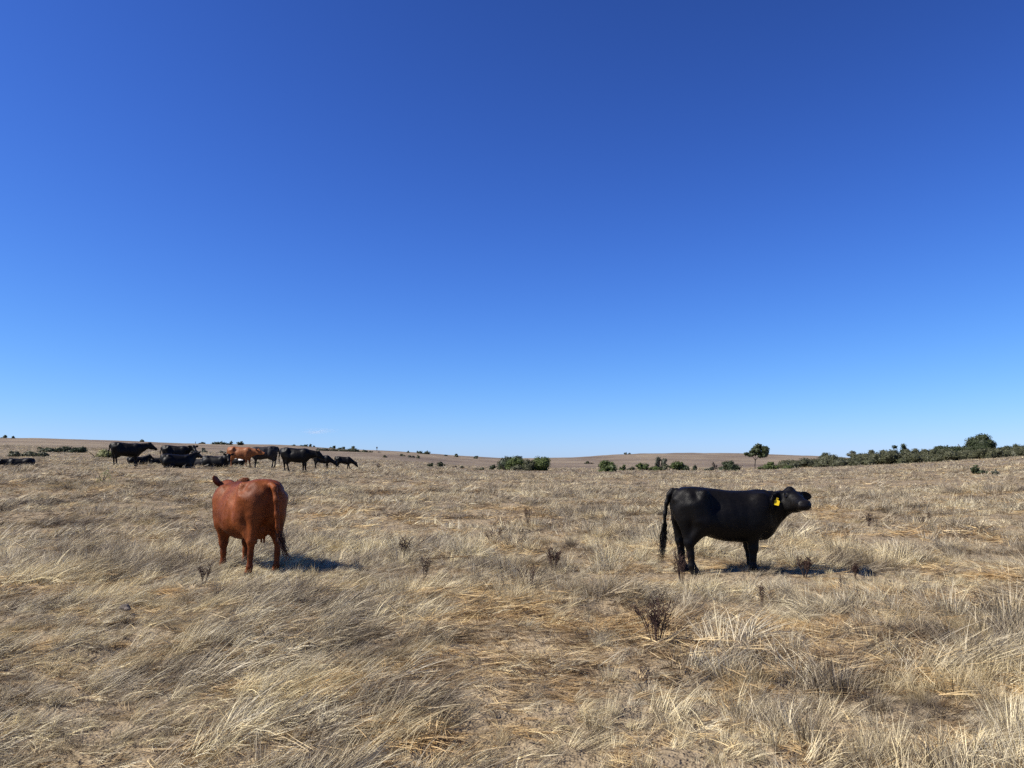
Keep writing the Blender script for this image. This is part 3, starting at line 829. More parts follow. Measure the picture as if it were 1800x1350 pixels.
def coat_hair(body, n, seed):
    """short hair lying back and down over the skin"""
    r = np.random.default_rng(seed)
    nv = len(body.vertices); co = np.empty(nv * 3, np.float32); no = np.empty(nv * 3, np.float32); zo = np.empty(nv, np.float32)
    body.vertices.foreach_get('co', co); body.vertices.foreach_get('normal', no); body.attributes['zone'].data.foreach_get('value', zo)
    co = co.reshape(-1, 3); no = no.reshape(-1, 3)
    ok = np.where((zo < .5) & (co[:, 2] > .12))[0]
    i = ok[r.integers(0, len(ok), n)]; P = co[i] + r.normal(0, .006, (n, 3)); Nn = no[i]
    P = P - Nn * ((P - co[i]) * Nn).sum(1)[:, None] - Nn * .002
    fl = np.array([-.75, 0, -.65]) + r.normal(0, .22, (n, 3)) + .5 * np.stack([fbm(P[:, 0] * 4, P[:, 2] * 4, seed) - .5, 0 * P[:, 0], fbm(P[:, 0] * 4 + 9, P[:, 2] * 4, seed) - .5], 1)
    t = fl - Nn * (fl * Nn).sum(1)[:, None]; t /= np.linalg.norm(t, axis=1)[:, None] + 1e-6
    L = r.uniform(.012, .024, n)[:, None]; sd = np.cross(Nn, t) * r.uniform(.0016, .0030, n)[:, None]
    tip = P + t * L + Nn * L * r.uniform(.12, .32, n)[:, None]
    V = np.stack([P - sd, P + sd, tip], 1).reshape(-1, 3); F = np.arange(3 * n).reshape(-1, 3)
    return mesh_from('hair', V, F, {'zone': np.repeat(zo[i], 3)})

def place_cow(name, spec, coat, loc, rz, s, label, cat, group=None, eyes=True, tuft=None, sx=1.0, hair=0):
    body, W, M = build_cow(spec)
    root = empty(name, loc, rz, 1.0)
    root.scale = (s * sx, s, s)
    tag(root, label, cat, group)
    b = obj('body', body, coat, root)
    if hair:
        h_ = obj('hair', coat_hair(body, hair, 5), coat, root); h_['kind'] = 'stuff'
    if eyes:
        for sg in (1, -1): ball('eye', W(.125, sg * .114, .045), .021, M_eye, root, 6)
    if tuft is not None:
        obj('tail_switch', strand_mesh('tail_switch', *tuft), coat_switch.get(coat.name, M_black), root)
    return root, W, M
coat_switch = {}
M_switch = coat_material('switch_dark_brown', (0.030, 0.012, 0.008), (0.06, 0.024, 0.014), 0.6)
coat_switch['coat_red_brown'] = M_switch

# --- the red-brown cow near the photographer, seen from behind
def face(u): return -az_of(u)          # heading of an animal walking to the right across the line of sight
px_, py_ = -4.10, 12.1
BT = [(-.79, .0, 1.285), (-.89, .0, 1.235), (-.955, .0, 1.08), (-.965, -.01, .88), (-.96, -.03, .70), (-.96, -.06, .56)]
place_cow('cow', dict(h=.017, ht=1.05, fat=1.09, belly=.085, hind=(.04, -.02), fore=(.0, .03), poll=(.95, -.06, 1.21), hdir=(.42, -.06, -.86),
          ears=((-.80, .75, -.25), (-.55, 1, -.2)), tail=BT, udder=True, wid=.19, thick=.022, es=1.1), M_red, (px_, py_, hz(px_, py_) - .02), R(134), 1.05,
          'red-brown cow standing with its rear to the camera, tail hanging, nearest on the left', 'cow',
          tuft=((-.96, -.05, .62), (-.97, -.20, .24), 130, .018, .022, 4), sx=.90, hair=42000)

# --- the black heifer near the photographer, head turned to the camera
hx_, hy_ = 3.25, 11.75
HT = [(-.72, 0, 1.195), (-.785, 0, 1.20), (-.835, 0, 1.14), (-.87, .01, 1.02), (-.89, .02, .86), (-.905, .02, .64)]
black, W, M = place_cow('cow', dict(h=.017, ht=.97, fat=.97, belly=.06, hind=(-.03, .03), fore=(.03, -.03), fx=-.12, tr=.85, lw=1.18, poll=(.84, -.18, 1.10), hdir=(.08, -.93, -.14),
          ears=((.10, 1, -.15), (.45, 1, -.22)), tail=HT, udder=False, wid=.15, thick=.022, es=1.0), M_black, (hx_, hy_, hz(hx_, hy_) - .03), R(3), 1.02,
          'black heifer in side view with a yellow ear tag, nearest on the right', 'cow',
          tuft=((-.90, .02, .72), (-.95, .03, .20), 170, .016, .020, 9), sx=1.04, hair=42000)
# yellow ear tag hanging from the ear on the camera side
def ear_tag(parent, c, nrm, down, mat):
    nrm = np.array(nrm, float); nrm /= np.linalg.norm(nrm); dn = np.array(down, float); dn -= nrm * (dn @ nrm); dn /= np.linalg.norm(dn)
    sd = np.cross(nrm, dn); out = [(-.012, -.005), (.012, -.005), (.015, .022), (.038, .035), (.038, .095), (.030, .102), (-.030, .102), (-.038, .095), (-.038, .035), (-.015, .022)]
    V = []; F3 = []
    for z in (-.003, .003):
        for a, b in out: V.append(np.array(c) + sd * a + dn * b + nrm * z)
    n_ = len(out); me = bpy.data.meshes.new('ear_tag')
    faces = [list(range(n_))[::-1], list(range(n_, 2 * n_))] + [[i, (i + 1) % n_, n_ + (i + 1) % n_, n_ + i] for i in range(n_)]
    me.from_pydata([tuple(v) for v in V], [], faces)
    t = obj('ear_tag', me, mat, parent)
    ball('stud', np.array(c) + dn * .008 + nrm * .006, .009, M_seed, t, 5)
    return t
root_, d_, n_, L_ = EARS[1]
n_ = n_ * (-1 if n_[1] > 0 else 1)
ear_tag(black, root_ + d_ * L_ * 1.35 + n_ * .035 + np.array([0, 0, -.01]), (-.45, -.88, .12), (-.25, 0, -1), M_tag)

# --- the herd on the left
G = 'cattle resting on the rise at the left'
def stand(name, u, r, head, s, label, coat=M_black, cat='cow', **kw):
    p = at(u, r); sp = dict(h=.034, thick=.034, es=1.1); sp.update(kw)
    return place_cow(name, sp, coat, (p.x, p.y, p.z - .02), head, s, label, cat, G, eyes=False)
TT = [(-.79, 0, 1.22), (-.86, 0, 1.10), (-.88, 0, .85), (-.88, 0, .6), (-.87, 0, .42)]
DN = dict(poll=(1.12, 0, .62), hdir=(.55, 0, -.85))       # grazing
stand('cow', 222, 50.5, face(222) + R(4), 1.07, 'large black cow standing at the left end of the herd, facing right', fat=1.05, belly=.03, udder=True, tail=TT,
      hind=(.0, .12), fore=(.06, -.05), poll=(1.10, 0, 1.16), hdir=(.85, -.1, -.52))
stand('cow', 308, 53, face(308) + R(-6), 1.0, 'black cow standing behind a lying one, face turned to the camera, ear sticking out', fat=1.0, belly=.02, udder=True, tail=TT,
      hind=(.02, .08), fore=(.0, .04), poll=(1.02, -.12, 1.16), hdir=(.42, -.75, -.50), ears=((-.1, 1, .05), (-.1, 1, .05)))
stand('cow', 423, 52, face(423) + R(-22), 1.03, 'chestnut brown cow standing in the middle of the herd', coat=M_chest, fat=1.04, belly=.02, tail=TT,
      hind=(-.06, .10), fore=(.08, -.06), poll=(1.08, -.02, 1.0), hdir=(.92, .05, -.32))
stand('cow', 463, 54, face(463) + R(172), 1.12, 'dusty black cow standing half hidden behind the chestnut one, rump to the right', coat=M_grey, fat=1.05, belly=.02, udder=True, tail=TT,
      hind=(.06, -.04), fore=(-.02, .06), poll=(1.05, 0, 1.02), hdir=(.85, 0, -.5))
stand('cow', 520, 48.5, face(520) + R(-12), 1.14, 'large black cow standing at the right of the herd with lowered head', fat=1.08, belly=.04, udder=True, tail=TT,
      hind=(-.02, .26), fore=(.04, -.03), poll=(1.14, 0, .98), hdir=(.80, 0, -.60))
CF = dict(fat=.86, ht=.97)
stand('calf', 566, 57, face(566) + R(-8), .80, 'black calf grazing right in front of the large black cow', cat='calf', tail=TT, hind=(0, .1), fore=(.05, -.05), **DN, **CF)
stand('calf', 604, 58, face(604) + R(-4), .76, 'black calf grazing at the far right end of the herd', cat='calf', tail=TT, hind=(.12, -.1), fore=(-.10, .14), **DN, **CF)

def lying(name, u, r, head, s, label, coat=M_black, cat='cow', zs=0.0, **kw):
    p = at(u, r); sp = dict(h=.034, thick=.034, es=1.1, lying=True, poll=(.98, 0, .78), hdir=(.85, 0, -.5)); sp.update(kw)
    return place_cow(name, sp, coat, (p.x, p.y, p.z - .03 + zs), head, s, label, cat, G, eyes=False)
lying('cow', 36, 55, face(36) + R(176), .92, 'black cow lying alone in the grass at the left edge', poll=(1.06, .05, .46), hdir=(.75, .15, -.62), ht=.92, zs=-.12)
lying('cow', 311, 48, face(311) + R(10), 1.10, 'black cow lying in front of the standing one, its back to the camera', poll=(.95, .12, .80), hdir=(.70, .6, -.35))
lying('calf', 352, 52, face(352) + R(168), .80, 'dusty black calf lying behind, facing left, beside two resting cows', coat=M_grey, cat='calf', poll=(.90, .0, .82), hdir=(.75, .45, -.5), ht=.9)
lying('cow', 378, 50, face(378) + R(-20), .98, 'black cow lying left of the chestnut cow with its head drooping', poll=(.86, -.18, .76), hdir=(.30, -.55, -.75))
def white_back(V, z, hp):
    m = (V[:, 2] > .52) & (V[:, 0] < .55) & (V[:, 0] > -.62) & (fbm(V[:, 0] * 4, V[:, 1] * 4 + V[:, 2] * 3, 5) > .38)
    z = z.copy(); z[m] = 2; z[hp[:, 0] > .18] = 2; return z
lying('calf', 417, 54, face(417) + R(168), .66, 'black and white calf lying behind the legs of the chestnut cow', coat=M_black, cat='calf', zone=white_back, poll=(.90, 0, .70), zs=.10)
lying('calf', 241, 53, face(241) + R(10), .72, 'black calf resting behind the forelegs of the leftmost standing cow', cat='calf', poll=(.92, 0, .80))
lying('calf', 276, 56, face(276) + R(185), .60, 'small black calf lying beside an olive bush between two standing cows', cat='calf', poll=(.90, 0, .70))

# ------------------------------------------------------------------ shrubs and trees
def foliage(blobs, leaf, dens, seed, jitter=0.55, core=True, flat=1.0):
    """leaf quads over the skins of many small clumps, with a rough core inside each clump"""
    r = np.random.default_rng(seed)
    Vs = []; Fs = []; Rn = []; off = 0
    bc = np.array([b[0] for b in blobs]); br = np.array([b[1] for b in blobs])
    for c, rad in blobs:
        c = np.array(c, float); rad = np.array(rad, float)
        area = 4 * math.pi * ((rad[0] * rad[1]) ** 1.6 / 3 + (rad[0] * rad[2]) ** 1.6 / 3 + (rad[1] * rad[2]) ** 1.6 / 3) ** (1 / 1.6)
        n = int(max(12, dens * area / (leaf * leaf)))
        d = r.normal(0, 1, (n, 3)); d /= np.linalg.norm(d, axis=1)[:, None]
        P = c + d * rad * (r.uniform(.72, 1.12, n) ** 1)[:, None]
        # drop leaves deep in other clumps or below the ground
        ins = np.zeros(n)
        for c2, r2 in zip(bc, br):
            ins += (((P - c2) / r2) ** 2).sum(1) < .55
        ok = (ins < .5) & (P[:, 2] > -.02)
        P = P[ok]; d = d[ok]; n = len(P)
        if n == 0: continue
        nr = d / rad; nr /= np.linalg.norm(nr, axis=1)[:, None]
        nr = nr + r.normal(0, jitter, (n, 3)); nr /= np.linalg.norm(nr, axis=1)[:, None]
        t = np.cross(nr, r.normal(0, 1, (n, 3))); t /= np.linalg.norm(t, axis=1)[:, None]; b = np.cross(nr, t)
        sz = leaf * r.uniform(.55, 1.3, n)
        a_, b_ = t * sz[:, None] * .75, b * sz[:, None] * .45
        Q = np.stack([P - a_, P - b_ * .9 + a_ * .1, P + a_, P + b_ + a_ * .1], 1).reshape(-1, 3)
        Vs.append(Q); Fs.append(off + np.arange(4 * n).reshape(-1, 4)); off += 4 * n
        tone = r.random()
        Rn.append(np.repeat(np.clip(.25 + .35 * tone + r.normal(0, .2, n), 0, 1), 4))
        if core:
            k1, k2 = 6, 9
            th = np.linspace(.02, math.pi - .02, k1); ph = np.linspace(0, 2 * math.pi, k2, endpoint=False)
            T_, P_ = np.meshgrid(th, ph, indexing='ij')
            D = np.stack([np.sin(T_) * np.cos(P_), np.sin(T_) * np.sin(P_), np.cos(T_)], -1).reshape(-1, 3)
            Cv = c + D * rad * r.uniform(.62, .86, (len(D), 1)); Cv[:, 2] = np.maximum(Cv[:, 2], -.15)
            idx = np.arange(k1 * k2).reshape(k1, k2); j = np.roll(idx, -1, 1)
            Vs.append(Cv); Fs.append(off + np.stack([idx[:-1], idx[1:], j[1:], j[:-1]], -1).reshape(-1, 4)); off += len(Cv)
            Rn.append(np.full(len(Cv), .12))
    V = np.concatenate(Vs); F = np.concatenate(Fs)
    return mesh_from('foliage', V, F, {'rnd': np.concatenate(Rn)}, smooth=False)

def tubes(name, segs, sides=5):
    """segs: list of (points, radii)"""
    V = []; F = []
    for P, Rd in segs:
        P = [Vector(p) for p in P]; b0 = len(V)
        for i, p in enumerate(P):
            d = (P[min(i + 1, len(P) - 1)] - P[max(i - 1, 0)]).normalized()
            s = d.cross(Vector((.31, .87, .38))).normalized(); u = d.cross(s)
            for k in range(sides):
                a = 2 * math.pi * k / sides
                V.append(p + (s * math.cos(a) + u * math.sin(a)) * Rd[i])
        for i in range(len(P) - 1):
            for k in range(sides):
                F.append((b0 + i * sides + k, b0 + i * sides + (k + 1) % sides, b0 + (i + 1) * sides + (k + 1) % sides, b0 + (i + 1) * sides + k))
    return mesh_from(name, np.array([tuple(v) for v in V]), np.array(F))

def dome_blobs(w, d, h, n, seed, lean=0.0, small=.34, wedge=0.0):
    """clumps filling a low uneven mound w x d x h; lean shifts the top sideways"""
    r = np.random.default_rng(seed); out = []
    m = min(w, h * 1.7)
    k0 = max(2, int(round(w / max(h, .1))))                       # a few main masses side by side
    mains = [(((i + .5) / k0 - .5) * w * .72 + r.normal(0, .05) * w, r.normal(0, .10) * d, r.uniform(.55, 1.0)) for i in range(k0)]
    mains[r.integers(0, k0)] = (mains[r.integers(0, k0)][0], 0, 1.0)
    for cx, cy, hh in mains:
        out.append(((cx, cy, h * hh * .36), (w * .30 / k0 ** .5, d * .32, h * hh * .42)))
    for i in range(n):
        cx, cy, hh = mains[i % k0]; H = h * hh; ww = w * .62 / k0 ** .62
        th = r.random() * 2 * math.pi; ph = math.acos(r.uniform(.0, 1.0) ** .8)
        x, y, z = math.sin(ph) * math.cos(th), math.sin(ph) * math.sin(th), math.cos(ph)
        q = small * r.uniform(.45, 1.1) * m * .5; k = r.uniform(.70, 1.05)
        px0 = np.clip(cx + x * max(ww - q, .05) * k, -w * .5, w * .5)
        zz = max(z * (H - q) * k, q * .4) * (1 + wedge * px0 / w * 2)
        out.append(((px0 + lean * z * H, cy + y * (d * .42) * k, zz), (q * r.uniform(.8, 1.35), q * r.uniform(.8, 1.35), q * r.uniform(.65, 1.0))))
    return out

MIDG = {}
def shrub(name, u, r, wpx, hpx, mat, label, seed, cat='shrub', group=None, n=14, dpx=None, lean=0.0, leaf=None, wedge=0.0, sink=0.1, dens=.55, jitter=.55, loc=None, core=True):
    y_ = r * math.cos(az_of(u)); s = y_ / 1360.0
    w, h = wpx * s * 1.15, hpx * s * 1.12; d = (dpx or wpx * .8) * s
    p = at(u, r) if loc is None else loc
    root = empty(name, (p.x, p.y, p.z - sink * h), -az_of(u))
    tag(root, label, cat, group)
    lf = leaf or max(.10, 1.5 * s)
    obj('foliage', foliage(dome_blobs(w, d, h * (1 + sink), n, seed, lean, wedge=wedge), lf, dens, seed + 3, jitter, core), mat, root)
    rr_ = random.Random(seed); segs = []
    for i in range(4):
        a = rr_.random() * 6.28
        segs.append(([(0, 0, -.2), (math.cos(a) * w * .12, math.sin(a) * d * .12, h * .3), (math.cos(a) * w * .25, math.sin(a) * d * .25, h * .6)], [.05 * h, .03 * h, .012 * h]))
    obj('stem', tubes('stem', segs), M_bark, root)
    return root

# --- centre: bushes beyond the field edge
shrub('bush', 893, 106, 60, 25, L_green, 'broad fresh green bush at the field edge, left half of the big centre clump', 11, n=22, lean=.15)
shrub('bush', 940, 104, 52, 27, L_green, 'tall domed fresh green bush, right half of the big centre clump', 12, n=22)
shrub('bush', 890, 113, 46, 28, L_dark, 'dark windswept bush with wedge-shaped top behind the centre clump', 13, n=16, wedge=.55, lean=.2)
shrub('bush', 917, 103, 40, 20, L_olive, 'olive green bush joining the two halves of the big centre clump', 55, n=16)
shrub('bush', 961, 104, 13, 10, L_green, 'little green bush at the right foot of the big centre clump', 14, n=8)
shrub('bush', 862, 112, 18, 10, L_dark, 'small dark bush at the left foot of the windswept bush', 15, n=8)
shrub('bush', 842, 102, 20, 6, L_olive, 'low olive scrub running left from the big centre clump', 16, n=8)
shrub('bush', 1063, 94, 43, 23, L_green, 'round fresh green bush standing alone right of centre', 17, n=22)
shrub('bush', 1095, 108, 13, 11, L_green, 'small upright green bush just right of the round one', 18, n=8)
shrub('bush', 1110, 108, 14, 9, L_olive, 'small grey-green bush, second right of the round one', 19, n=8)
shrub('bush', 1138, 110, 42, 16, L_green, 'wide green bush left of the grey upright shrub', 20, n=18)
shrub('shrub', 1160, 113, 22, 30, L_sage, 'tall sparse grey shrub rising above the green bushes', 21, n=10, dens=.22, jitter=.9)
shrub('bush', 1175, 109, 20, 12, L_olive, 'low olive bush right below the tall grey shrub', 22, n=10)
shrub('bush', 1193, 112, 30, 19, L_green, 'green bush with two tops between grey shrub and lone tree', 23, n=16)
shrub('bush', 1206, 107, 13, 11, L_dark, 'small dark bush at the right foot of the two-topped bush', 24, n=8)
shrub('bush', 1223, 108, 12, 13, L_dark, 'small dark rounded bush standing alone on pale grass', 25, n=9)
shrub('bush', 1246, 107, 16, 9, L_sage, 'small grey scrub bush below the leafless sapling', 26, n=8)
shrub('bush', 1266, 107, 18, 10, L_olive, 'small olive bush right of the leafless sapling', 27, n=8)
shrub('bush', 1296, 104, 46, 18, L_dark, 'dark broad bush just left of the lone tree trunk', 28, n=20)
shrub('shrub', 1257, 116, 11, 19, L_brown, 'small leafless brown sapling among the low bushes', 29, n=6, dens=.16, jitter=1.0)
shrub('bush', 1360, 120, 64, 13, L_green, 'low flat green hedge of scrub right of the lone tree', 30, n=24, dpx=20)
# --- right: two shrubs in the pale field
shrub('shrub', 1722, 55, 24, 17, L_dark, 'small dark green shrub alone in the pale field at right', 31, n=14)
shrub('shrub', 1747, 53, 13, 10, L_sage, 'little grey-green shrub right of the dark one in the pale field', 32, n=8, dens=.35)

# --- lone tree
def lone_tree(u, r):
    p = at(u, r); s = r * math.cos(az_of(u)) / 1360.0
    root = empty('tree', (p.x, p.y, p.z - .3), -az_of(u))
    tag(root, 'lone tree with bare trunk and lopsided dark crown on the skyline', 'tree')
    H = 47 * s; w = s
    segs = [([(-1.2 * w, 0, 0), (-1.0 * w, 0, 10 * w), (0, 0, 19 * w)], [.9 * w, .72 * w, .65 * w]),
            ([(0, 0, 19 * w), (-4 * w, 1 * w, 25 * w), (-9 * w, 0, 30 * w)], [.6 * w, .42 * w, .2 * w]),
            ([(0, 0, 19 * w), (4 * w, -1 * w, 24 * w), (9 * w, 1 * w, 31 * w)], [.6 * w, .42 * w, .2 * w]),
            ([(-.2 * w, 0, 20 * w), (0, 2 * w, 29 * w), (2 * w, 1 * w, 38 * w)], [.5 * w, .35 * w, .15 * w]),
            ([(4 * w, -1 * w, 24 * w), (9 * w, -3 * w, 25 * w), (14 * w, -2 * w, 28 * w)], [.3 * w, .2 * w, .1 * w])]
    obj('trunk', tubes('trunk', segs, 8), M_bark, root)
    bl = []
    r_ = np.random.default_rng(3)
    spots = [(-11, 30, 4.5), (-8, 28, 3.6), (-5, 33, 4), (-2, 36, 4.6), (1, 40, 5), (5, 44, 4.8), (9, 45, 4), (5, 36, 6), (11, 40, 4.8), (15, 37, 5.2), (18, 39, 4), (12, 32, 5.5), (17, 31, 4.2), (18, 34.5, 3.6), (7, 29, 4.8), (13, 27.5, 4.2), (-13.5, 31, 2.8), (0, 31, 4.5), (15, 42, 3), (9, 26.5, 3.6), (-5, 29, 3.8)]
    for x, z, q in spots:
        for y in (-5, 3):
            k = r_.uniform(.7, 1.0)
            bl.append((((x - 2) * 1.12 * w + 2 * w + r_.normal(0, .8) * w, (y + r_.normal(0, 2)) * w, z * w), (q * w * k * 1.25, q * w * k * 1.25, q * w * k * 1.1)))
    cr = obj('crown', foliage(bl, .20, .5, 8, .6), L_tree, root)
lone_tree(1328, 128)

# --- thicket along the right-hand ridge
def umbrella_tree(name, u, r, wpx, hpx, mat, label, seed, crown=.45, n=10, dens=.55, cat='tree'):
    s = r * math.cos(az_of(u)) / 1360.0
    p = at(u, r); w, h = wpx * s, hpx * s
    root = empty(name, (p.x, p.y, p.z - .3), -az_of(u)); tag(root, label, cat)
    r_ = np.random.default_rng(seed); segs = [([(0, 0, 0), (.03 * w, 0, h * .5), (0, 0, h * .75)], [.05 * h, .035 * h, .025 * h])]; bl = []
    for i in range(n):
        a = r_.random() * 6.28; q = r_.uniform(.10, .17) * w + .04 * h; k = r_.uniform(.1, .95)
        c = (math.cos(a) * (w * .5 - q) * k, math.sin(a) * (w * .4 - q) * k, h * (1 - crown * r_.random() ** 1.2 * (.4 + .6 * k)) - q * .6)
        bl.append((c, (q * 1.2, q * 1.2, q * .8)))
        if i < 6: segs.append(([(0, 0, h * .45), (c[0] * .6, c[1] * .6, (h * .5 + c[2]) * .5), c], [.025 * h, .018 * h, .008 * h]))
    obj('trunk', tubes('trunk', segs, 6), M_bark, root)
    obj('crown', foliage(bl, max(.12, 1.4 * s), dens, seed, .6), mat, root)
# great domed tree
shrub('tree', 1703, 150, 70, 45, L_dark, 'great domed dark tree, tallest of the thicket on the right ridge', 41, cat='tree', n=70, dens=.65, sink=.05, leaf=.17)
shrub('tree', 1581, 155, 26, 34, L_dark, 'round-topped dark tree in the middle of the right thicket', 42, cat='tree', n=18)
shrub('tree', 1605, 152, 40, 28, L_olive, 'olive-brown sloping tree right of the round-topped one', 43, cat='tree', n=18)
umbrella_tree('tree', 1650, 156, 26, 30, L_dark, 'small flat-topped tree between the sloping and the domed tree', 44)
umbrella_tree('tree', 1737, 158, 16, 30, L_dark, 'small dark tree just right of the domed tree', 45, n=8)
umbrella_tree('tree', 1499, 160, 22, 28, L_sage, 'thin see-through tree at the left end of the right thicket', 46, n=8, dens=.3)
umbrella_tree('tree', 1534, 158, 18, 28, L_olive, 'small olive tree between the thin one and the round-topped one', 47, n=9)
shrub('tree', 1772, 152, 64, 26, L_dark, 'dark rounded tree at the right edge of the thicket', 48, cat='tree', n=26)
umbrella_tree('tree', 1449, 158, 18, 26, L_dark, 'small dark tree with pointed top near the left end of the thicket', 49, n=9)
# the scrub below them reads as one mass
r_ = np.random.default_rng(61); bl = []
for i in range(330):
    u = r_.uniform(1375, 1835); rr0 = r_.uniform(136, 158)
    s = rr0 * math.cos(az_of(u)) / 1360.0
    top = np.interp(u, [1375, 1420, 1500, 1580, 1700, 1840], [10, 18, 22, 25, 22, 24])
    p = at(u, rr0); h = top * s * r_.uniform(.6, 1.05); q = r_.uniform(.55, 1.25)
    zz = p.z + h * r_.uniform(.15, 1) - q * .6
    bl.append(((p.x, p.y, max(zz, p.z + q * .3)), (q * 1.15, q * 1.15, q * .85)))
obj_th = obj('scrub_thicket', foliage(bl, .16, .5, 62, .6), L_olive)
tag(obj_th, 'dense olive grey scrub thicket along the right ridge below the taller trees', 'scrub', kind='stuff')

# --- left: scrub on the rise behind the herd
shrub('shrub', 50, 80, 66, 12, L_olive, 'low olive scrub patch above the cow lying at the left edge', 71, n=26, dpx=30)
shrub('shrub', 118, 100, 84, 14, L_dark, 'long dark scrub patch on the slope left of the herd', 72, n=30, dpx=30)
shrub('shrub', 170, 78, 44, 17, L_weed, 'yellow-green bush just left of the standing cow', 73, n=20, dens=.4)
shrub('shrub', 69, 120, 10, 4, L_dark, 'tiny dark shrub on the bare slope at far left', 74, n=6)
shrub('shrub', 261, 60, 17, 9, L_olive, 'olive bush between the two leftmost standing cows', 75, n=12)
shrub('shrub', 454, 66, 12, 6, L_olive, 'small olive bush seen under the belly of the dusty black cow', 76, n=9)
shrub('shrub', 362, 150, 19, 6, L_sage, 'grey-green shrub on the hillside above the lying cows', 77, n=10)
shrub('shrub', 357, 190, 7, 4, L_dark, 'tiny dark shrub just above the grey-green one', 78, n=5)
shrub('shrub', 390, 150, 12, 5, L_sage, 'little grey-green shrub left of the chestnut cow back', 79, n=8)
# skyline bushes
def sky_r(u): return 350 if u < 400 or 600 < u < 800 else 440
for i, (u, w, h, lab, r0) in enumerate([
        (7, 12, 7, 'flat dark bush on the skyline at the far left corner', 345),
        (19, 7, 4, 'small dark bush right of the flat one on the far left skyline', 345),
        (249, 9, 5, 'dark bush on the skyline above the first standing cow', 345),
        (352, 9, 4, 'low bush on the skyline right of the thin post', 350),
        (378, 20, 6, 'low dark bush on the skyline left of the chestnut cow', 350),
        (393, 18, 7, 'middle bush of the skyline row above the chestnut cow', 352),
        (406, 9, 8, 'pointed bush of the skyline row above the chestnut cow', 350),
        (421, 13, 9, 'rounded dark tree-like bush on the skyline above the chestnut cow', 350),
        (514, 8, 4, 'leftmost dark bush on the skyline above the big black cow', 420),
        (533, 15, 5, 'broad dark bush on the skyline above the big black cow', 415),
        (548, 10, 6, 'round dark bush on the skyline right of the broad one', 410),
        (584, 12, 5, 'dark bush on the skyline above the first grazing calf', 400),
        (600, 14, 5, 'dark bush on the skyline between the grazing calves', 395),
        (623, 14, 8, 'dark rounded tree-like bush on the skyline above the last calf', 390),
        (718, 8, 3, 'tiny dark bush on the hill crest right of the post', 345),
        (745, 28, 7, 'long dark bush on the hill crest right of the post', 340),
        (785, 11, 4, 'small dark bush on the falling skyline, left one of three', 345),
        (805, 11, 6, 'round dark bush on the falling skyline, middle one of three', 345),
        (834, 13, 6, 'dark bush on the falling skyline, right one of three', 345),
        (1103, 10, 4, 'lone dark bush on the skyline of the right hill', 425)]):
    shrub('bush', u, r0, w, h, L_dark, lab, 200 + i, n=7, sink=.25, leaf=.5, group=None)
for i, (u, w, h, r0, mt, lab) in enumerate([
        (592, 78, 8, 300, L_olive, 'long olive scrub belt on the slope behind the grazing calves'),
        (640, 34, 5, 300, L_olive, 'low scrub at the right end of the belt behind the calves'),
        (679, 11, 5, 200, L_olive, 'olive shrub alone on the slope below the hilltop post'),
        (706, 15, 5, 240, L_olive, 'olive shrub on the slope, left of a loose group of three'),
        (723, 14, 5, 230, L_sage, 'grey-green shrub on the slope, middle of a loose group of three'),
        (736, 12, 6, 225, L_olive, 'olive shrub on the slope, right of a loose group of three'),
        (668, 6, 3, 300, L_brown, 'tiny brown shrub right below the hilltop post'),
        (757, 12, 7, 105, L_dark, 'small dark green shrub at the foot of the centre slope'),
        (774, 14, 10, 110, L_dark, 'taller dark green shrub at the foot of the centre slope'),
        (797, 12, 4, 112, L_brown, 'low brown shrub at the foot of the centre slope'),
        (813, 8, 5, 112, L_olive, 'small olive tuft left of the centre clump'),
        (1032, 9, 5, 240, L_dark, 'dark little shrub on the slope above the round bush'),
        (1040, 8, 3, 235, L_brown, 'low brown shrub beside the dark one above the round bush')]):
    shrub('shrub', u, r0, w, h, mt, lab, 300 + i, n=16 if w > 30 else 8, sink=.2, leaf=max(.18, .0011 * r0), dpx=14 if w > 30 else None)

# --- posts on the hill
def post(u, r, h, label, box):
    p = at(u, r); root = empty('post', (p.x, p.y, p.z - .2), 0); tag(root, label, 'post')
    obj('shaft', tubes('shaft', [([(0, 0, 0), (.02, 0, h + .2)], [.11, .10])], 8), M_post, root)
    if box:
        b = [(x, y, z) for z in (h - .35, h + .35) for x, y in ((-.28, -.2), (.28, -.2), (.28, .2), (-.28, .2))]
        me = bpy.data.meshes.new('box'); me.from_pydata(b, [], [(3, 2, 1, 0), (4, 5, 6, 7), (0, 1, 5, 4), (1, 2, 6, 5), (2, 3, 7, 6), (3, 0, 4, 7)])
        obj('box', me, M_post, root)
post(662, 347, 1.8, 'thin post with a dark box on top, standing on the hilltop', True)
post(342, 348, .9, 'short bare post on the skyline above the lying cows', False)

